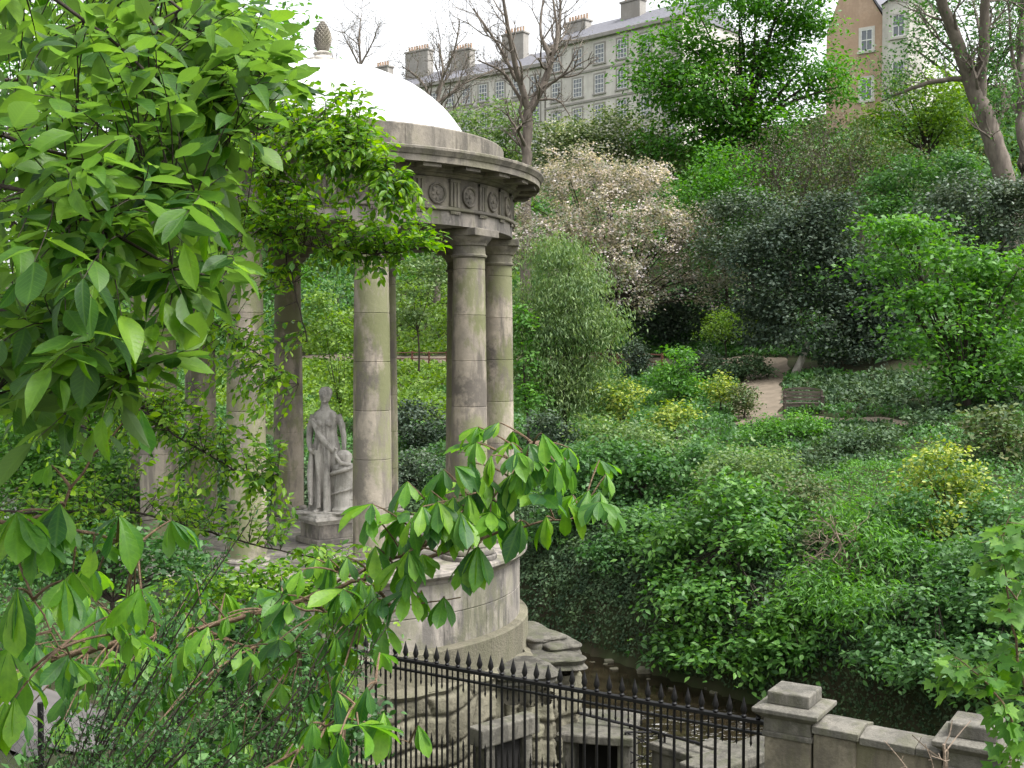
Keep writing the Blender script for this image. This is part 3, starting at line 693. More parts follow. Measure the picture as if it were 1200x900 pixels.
cop(.554, .95, 5.21, .17, .5).build('coping', M['coping'], par, bevel=.006)
cop(.954, wl-.2, 5.21, .17, .3).build('coping', M['coping'], par, bevel=.006)
# short stretch of wall carrying on beyond the second pier
par2 = thing('parapet_wall', 'end of a low stone wall going out of view past the maple sapling', 'wall', (P2[0], P2[1], 0), wang)
MB().box(.2, 1.6, -.12, .12, 3.0, 5.125).build('wall_body', M['pier'], par2, bevel=.01)
cop(.2, 1.6, 5.21, .17, .5).build('coping', M['coping'], par2, bevel=.006)

# lower works by the water: roofed stone cell, flood parapet and iron lattice
q0 = P(700, 856, 17.2); cell = thing('stone_cell', 'small flat roofed stone cell with dark doorway below the temple rubble', 'outbuilding', (q0[0], q0[1], .6), math.radians(-12))
hz = q0[2]-.6
f = MB(); f.box(-.55, -.32, -.2, 1.0, 0, hz-.13); f.box(.32, .5, -.2, 1.0, 0, hz-.13, .7); f.box(-.32, .32, .6, 1.0, 0, hz-.13); f.build('wall', M['damp'], cell, bevel=.015)
MB().box(-.62, .56, -.27, 1.05, hz-.13, hz).build('roof_slab', M['damp'], cell, bevel=.02)
MB().box(-.32, .32, .3, .62, 0, hz-.13).build('doorway', M['dark'], cell)  # black block in place of the cell's shaded inside
def wallrun(name, label, a, b, zt, zb, w=.16):
    a, b = np.array(a), np.array(b); l = np.linalg.norm(b-a); o = thing(name, label, 'wall', (a[0], a[1], 0), math.atan2(b[1]-a[1], b[0]-a[0]))
    MB().box(0, l, -w, w, zb, zt-.12).build('wall_body', M['damp'], o, bevel=.012)
    MB().box(-.02, l+.02, -w-.05, w+.05, zt-.12, zt).build('coping', M['damp'], o, bevel=.02); return o
a = P(772, 866, 17); b = P(842, 893, 16.2); wallrun('river_wall', 'low pale stone river wall seen through the railing beside the lattice', a[:2], b[:2], a[2], .3)
a = P(815, 905, 11.75); b = P(915, 863, 12.7); wallrun('river_wall', 'pale coping wall running from the river behind the stone pier', a[:2], b[:2], 3.75, .6)
a = P(826, 868, 19.5); b = P(880, 878, 19.0); wallrun('river_wall', 'short stone kerb wall at the water edge behind the railing', a[:2], b[:2], a[2], -.2)
la = P(733, 858, 17); lb = P(772, 862, 17); lat = thing('iron_lattice', 'black iron lattice gate panel below the railing by the river', 'gate', (la[0], la[1], .6), math.atan2(lb[1]-la[1], lb[0]-la[0]))
lw = np.linalg.norm((lb-la)[:2]); lh = la[2]-.6
m = MB()
for x in (0, lw): m.tube([(x, 0, 0), (x, 0, lh)], .018, 6)
for z in (.02, lh*.5, lh): m.tube([(0, 0, z), (lw, 0, z)], .015, 6)
m.build('gate_frame', M['iron'], lat)
m = MB(); ns = 7
for i in range(ns):
    for e in (0, 1):
        z0_, z1_ = lh*i/ns, lh*(i+1)/ns
        m.tube([(lw*e, .004*e, z0_), (lw*(1-e), .004*e, z1_)], .011, 5); m.tube([(lw*e*.5, .004, z0_), (lw*(1-e*.5), .004, z1_)], .008, 4)
m.build('lattice_bars', M['iron'], lat)
ha, hb, hc = P(664, 832, 17.6), P(738, 850, 17.3), P(822, 872, 16.4)
hr = thing('handrail', 'dark iron handrail along the river walk below the railing', 'handrail', (0, 0, 0))
MB().tube([ha, hb, hc], .025, 8).build('rail', M['iron'], hr)
for p in (ha, hb, (hb+hc)/2, hc): MB().tube([(p[0], p[1], p[2]), (p[0], p[1], p[2]-1.0)], .018, 6).build('post', M['iron'], hr)

# ------------------------------------------------------------------ plants
SEED = [100]
def nseed(): SEED[0] += 1; return SEED[0]
UP = np.array([0, 0, 1.])
def crown_pts(lobes, n, rng, leaf, shell=.5, sub=8, m=18, flat=.6, droop=.3, upb=.6, csz=2.6):
    C = []; R = []
    for c, r in lobes:
        C.append(c); R.append(r)
        d = sph(rng, sub, -.5)
        for q in d:
            k = rng.uniform(.28, .58); C.append(np.array(c)+q*np.array(r)*rng.uniform(.65, .95)); R.append(np.array(r)*k)
    C = np.array(C); R = np.array(R); w = (R[:, 0]*R[:, 1]+R[:, 1]*R[:, 2]+R[:, 0]*R[:, 2]); w /= w.sum()
    nc = max(6, n//m); i = rng.choice(len(C), nc, p=w); d = sph(rng, nc, -.75)
    cc = C[i]+d*R[i]*np.sqrt(rng.uniform(shell**2, 1, nc))[:, None]
    j = np.repeat(np.arange(nc), m); sg = leaf*csz*.5
    p = cc[j]+rng.normal(0, 1, (len(j), 3))*sg*np.array([1, 1, flat])
    dd = d[j]
    N = dd*.5+UP*upb+rng.normal(0, .45, p.shape)
    Y = rng.normal(0, 1, p.shape)*np.array([1, 1, .35])+dd*.6-UP*droop
    cb = rng.uniform(0, 1, nc)
    return p, Y, N, cb[j]*.7+rng.random(len(j))*.3

MD = np.arange(15, 130, .2)
def hit(px, py):
    q = P(px, py, 1.0)-np.array([0, 0, CAMZ]); z = CAMZ+q[2]*MD; k = np.nonzero(z < terrain(q[0]*MD, MD))[0]
    return MD[k[0]] if len(k) else 999.
def plant(name, label, cat, base, lobes, leaf, mat, cov=4.0, tpl='quad', trunk=.08, bark='bark', group=None, cap=26000, limbs=True, dk=.85, part='crown', tz=None, **kw):
    """base=(px,depth); lobes in photo pixels at that depth (px,py,rx,ry[,depth offset]); built in metres at its own place"""
    rng = rng_(nseed()); px, d = base; x = (px-600)/F_PX*d; root = np.array([x, d, gz(x, d)])
    t = thing(name, label, cat, root, group=group); u = PX(d); Lb = []
    for l in lobes:
        dd = min(d, hit(l[0], l[1])-(.6 if d < 36 else .3)*l[2]*u) if d > 20 else d
        c = P(l[0], l[1], dd)-root; c[1] += l[4] if len(l) > 4 else rng.uniform(-.3, .3)*l[2]*u
        Lb.append((c, np.array([l[2]*u, (l[2]*.6+l[3]*.4)*dk*u, l[3]*u])))
    area = sum(math.pi*r[0]*r[2] for c, r in Lb); n = int(min(cap, cov*area/(.3*leaf*leaf*(.45 if tpl == 'narrow' else 1))))
    p, Y, N, rb = crown_pts(Lb, n, rng, leaf, **kw)
    ok = p[:, 2]+root[2] > terrain(p[:, 0]+root[0], p[:, 1]+root[1])-.05; p, Y, N, rb = p[ok], Y[ok], N[ok], rb[ok]
    V, Fq, r, uv = cloud(p, Y, N, leaf*rng.uniform(.65, 1.25, len(p)), tpl, rng, rb)
    mesh_np(part, V, Fq, L[mat], t, rnd=r, uv=uv)
    mb = MB(); zl = min(c[2] for c, r in Lb); zt = tz if tz is not None else max(.1, zl*.75); ctr = np.mean([c for c, r in Lb], axis=0); top = np.array([ctr[0]*.5, ctr[1]*.5, zt])
    k = 7; pts = [top*f+np.array([.03*zt*math.sin(3*f), .03*zt*math.sin(4*f+1), 0]) for f in np.linspace(0, 1, k)]; pts[0] = np.array([0, 0, -.2])
    mb.tube(pts, np.linspace(trunk*1.25, trunk*.8, k), 9)
    if limbs:
        for c, r in Lb:
            for e in range(3):
                tgt = c+sph(rng, 1, -.2)[0]*r*.75*(e > 0); mid = (top+tgt)/2+UP*.12*np.linalg.norm(tgt-top)+rng.normal(0, .06, 3)*np.linalg.norm(tgt-top)
                q = [top*(1-f)**2+2*mid*f*(1-f)+tgt*f*f for f in np.linspace(0, 1, 6)]
                mb.tube(q, np.linspace(trunk*(.55 if e == 0 else .35), trunk*.1, 6), 5)
    mb.build('trunk' if cat == 'tree' else 'stem', M[bark], t, smooth=True, angle=60)
    return t

def grow(mb, p, d, ln, r, dep, rng, tips, spread=.55, up=.12, seg=4, kids=(2, 3)):
    pts = [p]; q = p.copy(); dd = d.copy()
    for i in range(seg):
        dd = nrm(dd+rng.normal(0, .13, 3)+UP*up*.3); q = q+dd*ln/seg; pts.append(q)
    mb.tube(pts, np.linspace(r, r*.68, seg+1), 7 if r > .08 else (5 if r > .03 else 3), cap=False)
    if dep == 0: tips.append((q, dd)); return
    for k in range(rng.integers(kids[0], kids[1]+1)):
        nd = nrm(dd+rng.normal(0, spread, 3)*np.array([1, 1, .7])+UP*up); grow(mb, q, nd, ln*rng.uniform(.62, .85), r*rng.uniform(.5, .68), dep-1, rng, tips, spread, up, seg, kids)
    if dep > 1:
        i = rng.integers(1, seg); nd = nrm(dd*.5+rng.normal(0, .8, 3)+UP*up); grow(mb, pts[i], nd, ln*.6, r*.4, dep-2, rng, tips, spread, up, seg, kids)

def bare(name, label, base, paths, bark, dep=4, leafm=None, leaf=.15, group=None, cat='tree', spread=.5, tl=.42, nleaf=5, rr0=1.0, rmin=.008):
    """paths: pixel polylines (px,py,radius m) of the main limbs at the tree's depth; twigs grow from them"""
    rng = rng_(nseed()); px, d = base; x = (px-600)/F_PX*d; root = np.array([x, d, gz(x, d)]); t = thing(name, label, cat, root, group=group)
    tr = MB(); tw = MB(); tips = []
    for j, path in enumerate(paths):
        pts = np.array([P(a, b, d)-root for a, b, r in path]); rad = np.array([r for a, b, r in path])
        if j == 0: pts = np.vstack([[0, 0, -.3], pts]); rad = np.r_[rad[0]*1.25, rad]
        else: pts[:, 1] += np.linspace(0, rng.uniform(-.35, .35)*np.linalg.norm(pts[-1]-pts[0]), len(pts))
        n = 4*len(pts); s = np.linspace(0, len(pts)-1, n); q = np.stack([np.interp(s, range(len(pts)), pts[:, k]) for k in range(3)], 1); ra = np.interp(s, range(len(pts)), rad)
        for _ in range(3): q[1:-1] = .5*q[1:-1]+.25*(q[:-2]+q[2:])
        q[1:-1] += rng.normal(0, .012, (n-2, 3))*ra[1:-1, None]*8
        tr.tube(q, ra, 9)
        Lt = np.linalg.norm(np.diff(q, axis=0), axis=1).sum()
        start = .55 if j == 0 else .2
        for f in np.linspace(start, 1, 9 if j else 4):
            i = min(n-2, int(f*(n-1))); dd = nrm(q[i+1]-q[i]); nd = nrm(dd*.7+rng.normal(0, .6, 3)+UP*.25)
            grow(tw, q[i], nd, Lt*tl*rng.uniform(.35, .8)*(.5 if j == 0 else .8), ra[i]*.42*rr0+rmin, dep-1, rng, tips, spread)
    tr.build('trunk', M[bark], t, smooth=True, angle=60); tw.build('branches', M[bark], t, smooth=True, angle=60)
    if leafm:
        tp = np.array([q for q, dd in tips]); j = np.repeat(np.arange(len(tp)), nleaf); p = tp[j]+rng.normal(0, leaf*2.0, (len(j), 3))
        V, Fq, r, uv = cloud(p, rng.normal(0, 1, p.shape), rng.normal(0, .6, p.shape)+UP, leaf*rng.uniform(.6, 1.2, len(p)), 'quad', rng)
        mesh_np('leaves', V, Fq, L[leafm], t, rnd=r, uv=uv)
    return t

# --- hillside trees
plant('sycamore_tree', 'tall bright green sycamore in full leaf in front of the brown gable', 'tree', (885, 78),
  [(790,70,62,50),(865,20,85,45),(945,75,62,55),(850,110,85,50),(925,-25,60,40),(760,95,35,30),(800,155,60,40),(850,195,62,42),(835,240,42,32),(905,150,60,38),(970,105,35,28),(880,70,50,36),(875,160,45,30)], .31, 'syc', 3.2, 'so', .34, 'bark', dk=.9, csz=4.4, shell=.55, m=44, flat=.38, upb=1.1, tz=9, cap=36000)
bare('bare_tree', 'tall leafless tree with two forking leaders before the pale terrace', (618, 79),
  [[(616,230,0.360),(617,170,0.346),(620,128,0.331)], [(620,130,0.259),(606,90,0.202),(596,45,0.144),(588,0,0.086),(582,-45,0.043)], [(622,128,0.288),(640,90,0.259),(648,62,0.245),(632,30,0.101),(640,-30,0.050)], [(647,64,0.216),(654,50,0.115),(658,0,0.072),(657,-50,0.036)], [(640,95,0.144),(655,40,0.086),(640,-40,0.043)], [(606,95,0.144),(585,55,0.094),(555,12,0.043)], [(612,120,0.130),(590,85,0.094),(560,75,0.043)], [(625,118,0.101),(655,115,0.065),(668,135,0.036)]], 'bark_l', 4, 'greytwig', .1, tl=.3, nleaf=1)
bare('bare_tree', 'small leafless spreading tree rising behind the white dome', (512, 100),
  [[(510,170,.26),(511,125,.24)], [(511,126,.18),(520,80,.12),(512,45,.06)], [(511,126,.16),(492,90,.1),(470,75,.05)], [(513,120,.14),(545,95,.09),(580,78,.04)], [(511,110,.12),(535,60,.08),(540,30,.04)]], 'bark_l', 4, 'greytwig', .13, tl=.42, nleaf=3)
bare('bare_tree', 'thin leafless treetop beside the stone finial of the dome', (424, 106),
  [[(424,150,.2),(423,80,.17)], [(423,82,.13),(420,45,.07),(421,18,.03)], [(423,80,.1),(410,55,.06),(402,40,.03)], [(423,75,.1),(435,55,.06),(446,28,.03)]], 'bark_l', 4, 'greytwig', .12, tl=.38, nleaf=2)
plant('blossom_tree', 'large tree covered in faded pinkish white blossom above the upper path', 'tree', (705, 63),
  [(690,205,55,38),(650,245,55,48),(725,255,70,50),(690,300,85,50),(770,285,45,48),(640,300,45,42),(785,330,42,40),(715,345,65,35),(755,225,40,35),(825,310,48,38),(810,265,36,32),(850,345,36,28)], 0.165, 'blossom', 4.2, 'quad', .16, 'bark', csz=3.2, m=34, cap=45000)
plant('flowering_hawthorn', 'rounded hawthorn flecked white growing below the pale terrace', 'tree', (715, 82),
  [(715,165,80,46),(770,195,42,38),(655,185,40,36),(700,200,70,35)], .26, 'hedge', 3.6, 'quad', .25, csz=3)
plant('leafy_tree', 'light green feathery tree between the dome and the bare tree', 'tree', (572, 86),
  [(570,175,50,42),(600,195,45,35),(540,155,32,28),(598,145,30,28),(560,215,50,35)], .26, 'pale', 2.6, 'quad', .2, csz=3, cap=20000)
plant('weeping_tree', 'pale weeping tree with hanging foliage just beyond the temple columns', 'tree', (662, 43),
  [(652,300,26,24),(640,345,30,26),(682,335,26,24),(625,385,26,24),(660,385,34,26),(698,385,24,26),(645,430,34,26),(685,430,28,26),(655,470,34,22),(612,440,20,24),(700,465,20,18)], .18, 'pale', 5.4, 'narrow', .08, 'bark', droop=1.5, csz=5, m=46, shell=.3, cap=40000)
plant('holly_tree', 'very dark grey green holly overhanging the earth path', 'tree', (930, 53),
  [(935,290,60,42),(900,345,42,45),(985,325,62,48),(950,375,78,42),(1015,375,45,42),(885,305,35,35),(1000,410,50,25),(1030,330,40,40),(970,265,45,35)], .2, 'dark', 5, 'quad', .16, 'bark_w', csz=3, cap=30000, tz=1.6, limbs=False)
plant('spreading_tree', 'bright green tree with layered branches spreading over the dark ivy', 'tree', (1135, 41),
  [(1060,272,45,20),(1105,305,60,20),(1040,315,40,16),(1150,340,60,22),(1085,355,70,20),(1180,380,55,22),(1110,395,75,20),(1165,425,60,22),(1095,430,50,18),(1190,320,50,25),(1130,455,50,16),(1210,440,40,25)], .22, 'fresh', 4.2, 'quad', .14, csz=4.2, shell=.3, flat=.35, cap=26000)
bare('leaning_tree', 'big leaning tree with bare grey trunk and one low dead limb', (1188, 58),
  [[(1186,270,.55),(1180,220,.5),(1165,165,.48),(1148,120,.42),(1135,88,.4)], [(1136,92,.36),(1115,50,.3),(1095,15,.26),(1070,-30,.2),(1050,-80,.12)], [(1148,115,.3),(1147,60,.26),(1143,10,.22),(1140,-60,.14)], [(1134,92,.14),(1100,92,.12),(1072,100,.09),(1042,112,.05)], [(1162,160,.2),(1178,130,.14),(1185,100,.08)]], 'bark_l', 4, 'mid', .18, tl=.34, nleaf=5, rr0=.55)
bare('bare_tree', 'straight bare trunk at the picture edge behind the leaning tree', (1200, 64),
  [[(1200,280,.35),(1198,150,.32),(1196,50,.28),(1199,-60,.2)], [(1198,120,.14),(1180,70,.1),(1172,10,.05)]], 'bark_l', 4, 'mid', .18, tl=.3, nleaf=6)
plant('broadleaf_tree', 'yellowish green young tree under the brown tenement', 'tree', (1088, 74),
  [(1090,130,45,28),(1058,105,30,24),(1120,150,40,26),(1075,160,50,24),(1040,145,30,20),(1105,100,25,25)], .28, 'ygreen', 2.6, 'quad', .18, csz=4)
plant('broadleaf_tree', 'green leafy tree behind the leaning trunk with open sky gaps', 'tree', (1150, 84),
  [(1130,45,45,40),(1195,40,35,50),(1100,20,30,30),(1170,100,40,40),(1075,60,22,26),(1180,-20,50,30)], .3, 'mid', 1.7, 'quad', .25, csz=5)
bare('twiggy_shrub', 'grey twiggy shrub with few leaves below the sycamore', (925, 66),
  [[(925,300,.14),(924,265,.12)], [(924,265,.09),(915,230,.06),(900,190,.03)], [(924,265,.09),(940,225,.06),(950,180,.03)], [(924,265,.08),(895,240,.05),(875,215,.03)], [(924,265,.08),(960,245,.05),(985,215,.03)]], 'bark_l', 4, 'greytwig', .17, tl=.55, nleaf=9, cat='shrub', spread=.6)
bare('twiggy_shrub', 'brownish twiggy shrub between the holly and the leaning tree', (1010, 63),
  [[(1010,300,.14),(1010,255,.12)], [(1010,255,.09),(1000,215,.06),(990,175,.03)], [(1010,255,.09),(1035,225,.06),(1050,190,.03)], [(1010,255,.08),(985,235,.05),(965,190,.03)], [(1010,255,.08),(1060,245,.05),(1090,215,.03)]], 'bark_l', 4, 'brown', .17, tl=.55, nleaf=9, cat='shrub', spread=.6)
plant('leafy_shrub', 'blue grey evergreen shrub at the foot of the leaning tree', 'shrub', (1150, 51),
  [(1150,235,55,35),(1190,260,40,40),(1110,250,40,28),(1165,290,50,30)], .18, 'grey', 3.6, 'quad', .1, csz=3)
plant('leafy_shrub', 'mid green shrub mass between the blue grey shrub and twiggy brown one', 'shrub', (1075, 56),
  [(1075,215,50,28),(1040,235,35,25),(1110,205,35,25),(1070,250,50,28)], .2, 'mid', 3.2, 'quad', .1, csz=3.4)
plant('leafy_shrub', 'fresh green shrub under the sycamore beside the blossom tree', 'shrub', (850, 64),
  [(845,265,38,26),(822,222,36,26),(855,195,36,22),(880,270,34,22),(850,238,40,26),(835,290,30,16)], .22, 'syc', 3, 'quad', .1, csz=4)
plant('leafy_shrub', 'grey leaved shrub hanging behind the holly top', 'shrub', (880, 61),
  [(880,250,45,30),(850,290,40,30),(910,275,40,26)], .18, 'grey', 3, 'quad', .1, csz=3)
plant('evergreen_bush', 'blackish green evergreen bush in shade behind the upper path', 'bush', (790, 66.5),
  [(760,372,45,32),(815,365,45,36),(790,390,60,22),(720,385,30,20)], .2, 'dark', 4, 'quad', .1, csz=3)
plant('evergreen_bush', 'dark evergreen bush standing by the far end of the earth path', 'bush', (872, 61),
  [(865,385,28,26),(895,375,25,30)], .18, 'dark', 3.6, 'quad', .08, csz=3)
plant('fern_shrub', 'small yellow green ferny shrub above the ground cover by the path', 'shrub', (850, 57),
  [(848,378,22,12),(862,388,20,10),(838,392,14,10)], .18, 'ygreen', 3, 'narrow', .04, csz=3)
# --- garden shrubs on the far bank
plant('variegated_shrub', 'pale yellow variegated shrub on the slope beside the weeping tree', 'shrub', (733, 42), [(733,466,25,19),(722,486,22,15)], .15, 'yellow', 4, 'quad', .05)
plant('variegated_shrub', 'broad golden variegated shrub below the feathery bright green one', 'shrub', (795, 41), [(797,486,27,13),(775,496,20,12)], .15, 'yellow', 4, 'quad', .05)
plant('variegated_shrub', 'small round lemon yellow shrub at the edge of the earth path', 'shrub', (843, 46), [(843,455,19,14),(850,462,16,12)], .14, 'yellow', 4.5, 'quad', .04)
plant('conical_yew', 'small dark conical evergreen in front of the upper path', 'shrub', (745, 58), [(745,432,17,14),(744,418,14,12),(745,408,9,8)], .13, 'dark', 5, 'quad', .06, sub=4)
plant('feathery_shrub', 'bright green feathery shrub next to the dark conical evergreen', 'shrub', (793, 50), [(792,420,18,14),(785,440,24,14),(805,452,28,15),(795,465,26,12)], .17, 'fresh', 4, 'quad', .05, flat=.4, csz=3.2)
plant('low_shrub', 'grey green mound of shrub beside the bend of the earth path', 'shrub', (865, 53), [(870,430,28,12),(845,432,25,13),(890,435,16,9)], .14, 'ivy', 4, 'quad', .05)
plant('low_shrub', 'soft grey green bush between feathery shrub and path mound', 'shrub', (828, 54), [(825,424,24,15),(812,440,18,12)], .15, 'grey', 4, 'quad', .05)
plant('low_shrub', 'dull olive bush touching the lemon yellow shrub', 'shrub', (872, 45), [(870,468,16,16),(878,478,14,12)], .13, 'brown', 4, 'quad', .04)
plant('laurel_bush', 'tall large leaved laurel leaning out over the river from the bank', 'bush', (850, 29.6),
  [(850,590,55,34),(805,640,50,42),(880,655,55,42),(840,715,58,40),(925,745,40,32),(905,610,45,34),(800,760,34,26),(870,770,50,26),(790,700,30,30)], .175, 'laurel', 4.2, 'so', .07, csz=3.4, m=26, upb=.9, flat=.5, cap=26000)
plant('leafy_shrub', 'light green shrub at the top of the ivy bank near the temple', 'shrub', (760, 34), [(735,548,44,26),(800,540,44,26),(700,535,34,24),(765,570,55,26),(690,570,40,28)], .17, 'mid', 4, 'quad', .05)
plant('leafy_shrub', 'fresh leafy shrub hanging over the ivy wall opposite the temple', 'shrub', (715, 33.5), [(700,600,40,25),(745,620,40,30),(670,585,40,22),(720,655,30,26),(655,620,34,24)], .135, 'mid', 3.6, 'so', .05)
plant('variegated_shrub', 'yellow edged shrub in the middle of the right hand slope', 'shrub', (1110, 28), [(1105,548,36,26),(1135,590,42,32),(1085,590,30,30),(1115,625,45,26)], .13, 'yellow', 3.2, 'so', .05)
plant('leafy_shrub', 'tall straw tinged shrub behind the yellow edged shrub', 'shrub', (1178, 33), [(1170,500,34,26),(1195,535,34,30),(1150,525,26,20)], .17, 'brown', 3.6, 'quad', .05)
plant('low_shrub', 'blue green rounded shrub on the slope below the layered tree', 'shrub', (1090, 38), [(1090,497,26,15),(1075,507,18,10),(1108,508,16,10)], .14, 'ivy', 4, 'quad', .05)
plant('feathery_shrub', 'loose feathery green shrub on the steep bank beyond the piers', 'shrub', (1020, 27.5), [(1010,610,50,30),(1050,655,55,36),(985,680,42,36),(1020,720,50,34),(960,715,30,30)], .19, 'fresh', 3.4, 'narrow', .05, droop=.8, csz=3.4, flat=.4)
plant('leafy_shrub', 'glossy green shrub overhanging the water behind the parapet', 'shrub', (1085, 25.3), [(1080,725,55,38),(1135,690,50,42),(1050,775,40,34),(1110,780,55,38),(1165,740,45,45)], .135, 'mid', 4.2, 'so', .05)
plant('leafy_shrub', 'dark leafy shrub on the bank behind the maple sapling', 'shrub', (1185, 24), [(1185,640,45,40),(1195,700,45,45),(1170,800,50,40)], .17, 'mid', 3.6, 'quad', .05)
plant('leafy_shrub', 'bright sycamore seedling bush low over the river', 'bush', (925, 26.8), [(930,715,26,22),(915,750,30,24),(940,770,26,22)], .16, 'fresh', 4, 'so', .04, upb=.9)
bare('twiggy_shrub', 'bleached tangle of dry twigs hanging on the ivy bank', (985, hit(985, 655)-1.1), [[(985,640,.03),(980,625,.03)], [(980,625,.02),(970,640,.015),(965,665,.008)], [(980,625,.02),(990,650,.015),(992,690,.008)], [(980,625,.02),(1000,630,.015),(1010,660,.008)]], 'twig', 3, None, tl=.7, cat='shrub', spread=.7)
plant('low_shrub', 'dark glossy shrub on the slope seen just beside the end columns', 'shrub', (642, 40), [(640,500,26,18),(655,515,22,14)], .15, 'dark', 4, 'quad', .05)
plant('leafy_shrub', 'mid green shrub between the end columns and the weeping tree', 'shrub', (618, 42), [(615,420,14,30),(622,460,16,25),(612,380,14,20)], .18, 'fresh', 3.4, 'so', .05)
plant('evergreen_bush', 'dark bush seen through the columns beyond the statue', 'bush', (490, 47), [(490,492,32,22),(470,510,26,20),(510,515,24,20)], .17, 'dark', 4, 'quad', .05)
plant('leafy_shrub', 'lavender grey flowering shrub low between the two wide spaced columns', 'shrub', (492, 41), [(492,545,28,20),(470,560,24,18)], .13, 'grey', 4, 'quad', .05)
plant('leafy_shrub', 'yellow green shrub on the slope directly behind the statue', 'shrub', (400, 52), [(400,420,30,40),(380,380,30,35),(410,470,26,26)], .2, 'ygreen', 3.2, 'quad', .05)
plant('leafy_shrub', 'pale leafy shrub high on the slope seen between the columns', 'shrub', (490, 72), [(485,335,45,30),(510,300,30,24),(470,370,30,18)], .26, 'pale', 3, 'quad', .06)
plant('broadleaf_tree', 'large green hillside tree behind the temple roof', 'tree', (440, 95), [(400,260,60,45),(470,250,50,40),(520,280,40,35),(350,280,60,45)], .34, 'mid', 2.8, 'quad', .3, csz=3.6)
plant('leafy_shrub', 'olive grey shrub in the middle of the bank above the laurel', 'shrub', (880, 32.5), [(870,545,40,22),(905,560,36,22),(845,560,30,18)], .13, 'pale', 3.6, 'quad', .04, csz=3.4)
plant('leafy_shrub', 'fresh green low bush just under the bench', 'shrub', (930, 39), [(925,500,34,14),(895,506,28,12),(950,508,24,11)], .12, 'fresh', 4, 'quad', .04, csz=3.4)
plant('low_shrub', 'blue grey ivy clump on the slope under the bench', 'shrub', (985, 36), [(985,525,34,16),(1015,515,28,13),(965,540,22,13)], .13, 'ivy', 4.2, 'quad', .04, csz=3)
plant('leafy_shrub', 'brownish mixed shrub between the laurel and the feathery bank shrub', 'shrub', (955, 30), [(950,600,30,22),(935,575,26,20),(965,635,24,22)], .14, 'brown', 3.4, 'quad', .04, csz=3.6)
plant('leafy_shrub', 'bushy green shrub under the yellow edged shrub on the slope', 'shrub', (1090, 27), [(1060,600,34,26),(1120,660,45,28),(1150,610,34,28)], .13, 'mid', 3.8, 'so', .04, csz=3.4)
plant('leafy_shrub', 'pale green loose shrub in front of the variegated shrubs', 'shrub', (720, 38.5), [(725,512,36,17),(765,520,34,16),(690,508,26,16)], .14, 'pale', 3.4, 'quad', .04, csz=4)
plant('broadleaf_tree', 'distant green hillside tree glimpsed between the landward columns', 'tree', (300, 104), [(290,270,50,40),(330,250,40,35),(250,290,40,40),(300,330,60,30)], .36, 'fresh', 2.8, 'quad', .3, csz=4)
plant('broadleaf_tree', 'dark distant tree behind the landward end of the temple', 'tree', (190, 98), [(180,270,60,45),(220,310,50,36),(130,320,60,40)], .36, 'mid', 2.8, 'quad', .3, csz=4)
# --- trees and bushes on the near bank to the left
plant('broadleaf_tree', 'big leafy tree standing on the terrace beyond the overhanging branches', 'tree', (60, 25),
  [(30,60,110,70),(150,40,110,60),(260,20,80,45),(90,170,110,70),(200,150,80,60),(40,280,100,60),(-80,180,100,100),(310,60,50,36),(140,260,70,45)], .16, 'fresh', 2.2, 'quad', .22, csz=4.5, cap=30000)
plant('leafy_shrub', 'tall mixed green shrub behind the landward columns', 'shrub', (110, 27), [(100,380,70,45),(40,420,70,50),(160,420,45,45),(210,380,40,40),(90,470,80,40),(30,500,70,40)], .13, 'fresh', 3.6, 'quad', .08, csz=3.4)
plant('leafy_shrub', 'ivy clad bush low beside the landward columns', 'shrub', (90, 18), [(80,550,70,40),(30,580,60,45),(130,585,50,36),(60,630,70,30),(20,520,60,40),(190,600,50,36)], .10, 'fresh', 3.8, 'quad', .05, csz=3)
plant('leafy_shrub', 'dense bramble like bush in front of the temple steps', 'shrub', (130, 11.6), [(100,650,70,36),(170,660,60,30),(40,660,60,36),(215,668,45,22)], .075, 'privet', 3.4, 'quad', .03, csz=3.2)
plant('leafy_shrub', 'mid green bush growing against the temple drum', 'shrub', (290, 13.2), [(270,690,55,26),(330,685,50,22),(370,700,45,28),(220,700,50,26),(400,735,40,30)], .085, 'small', 3.4, 'so', .03, csz=3.2)
plant('leafy_shrub', 'dark leafy bush at the foot of the iron railing', 'shrub', (330, 9.6), [(300,760,70,40),(360,790,55,40),(240,770,60,40),(390,850,45,50),(300,850,80,50)], .075, 'privet', 3.6, 'so', .03, csz=3)

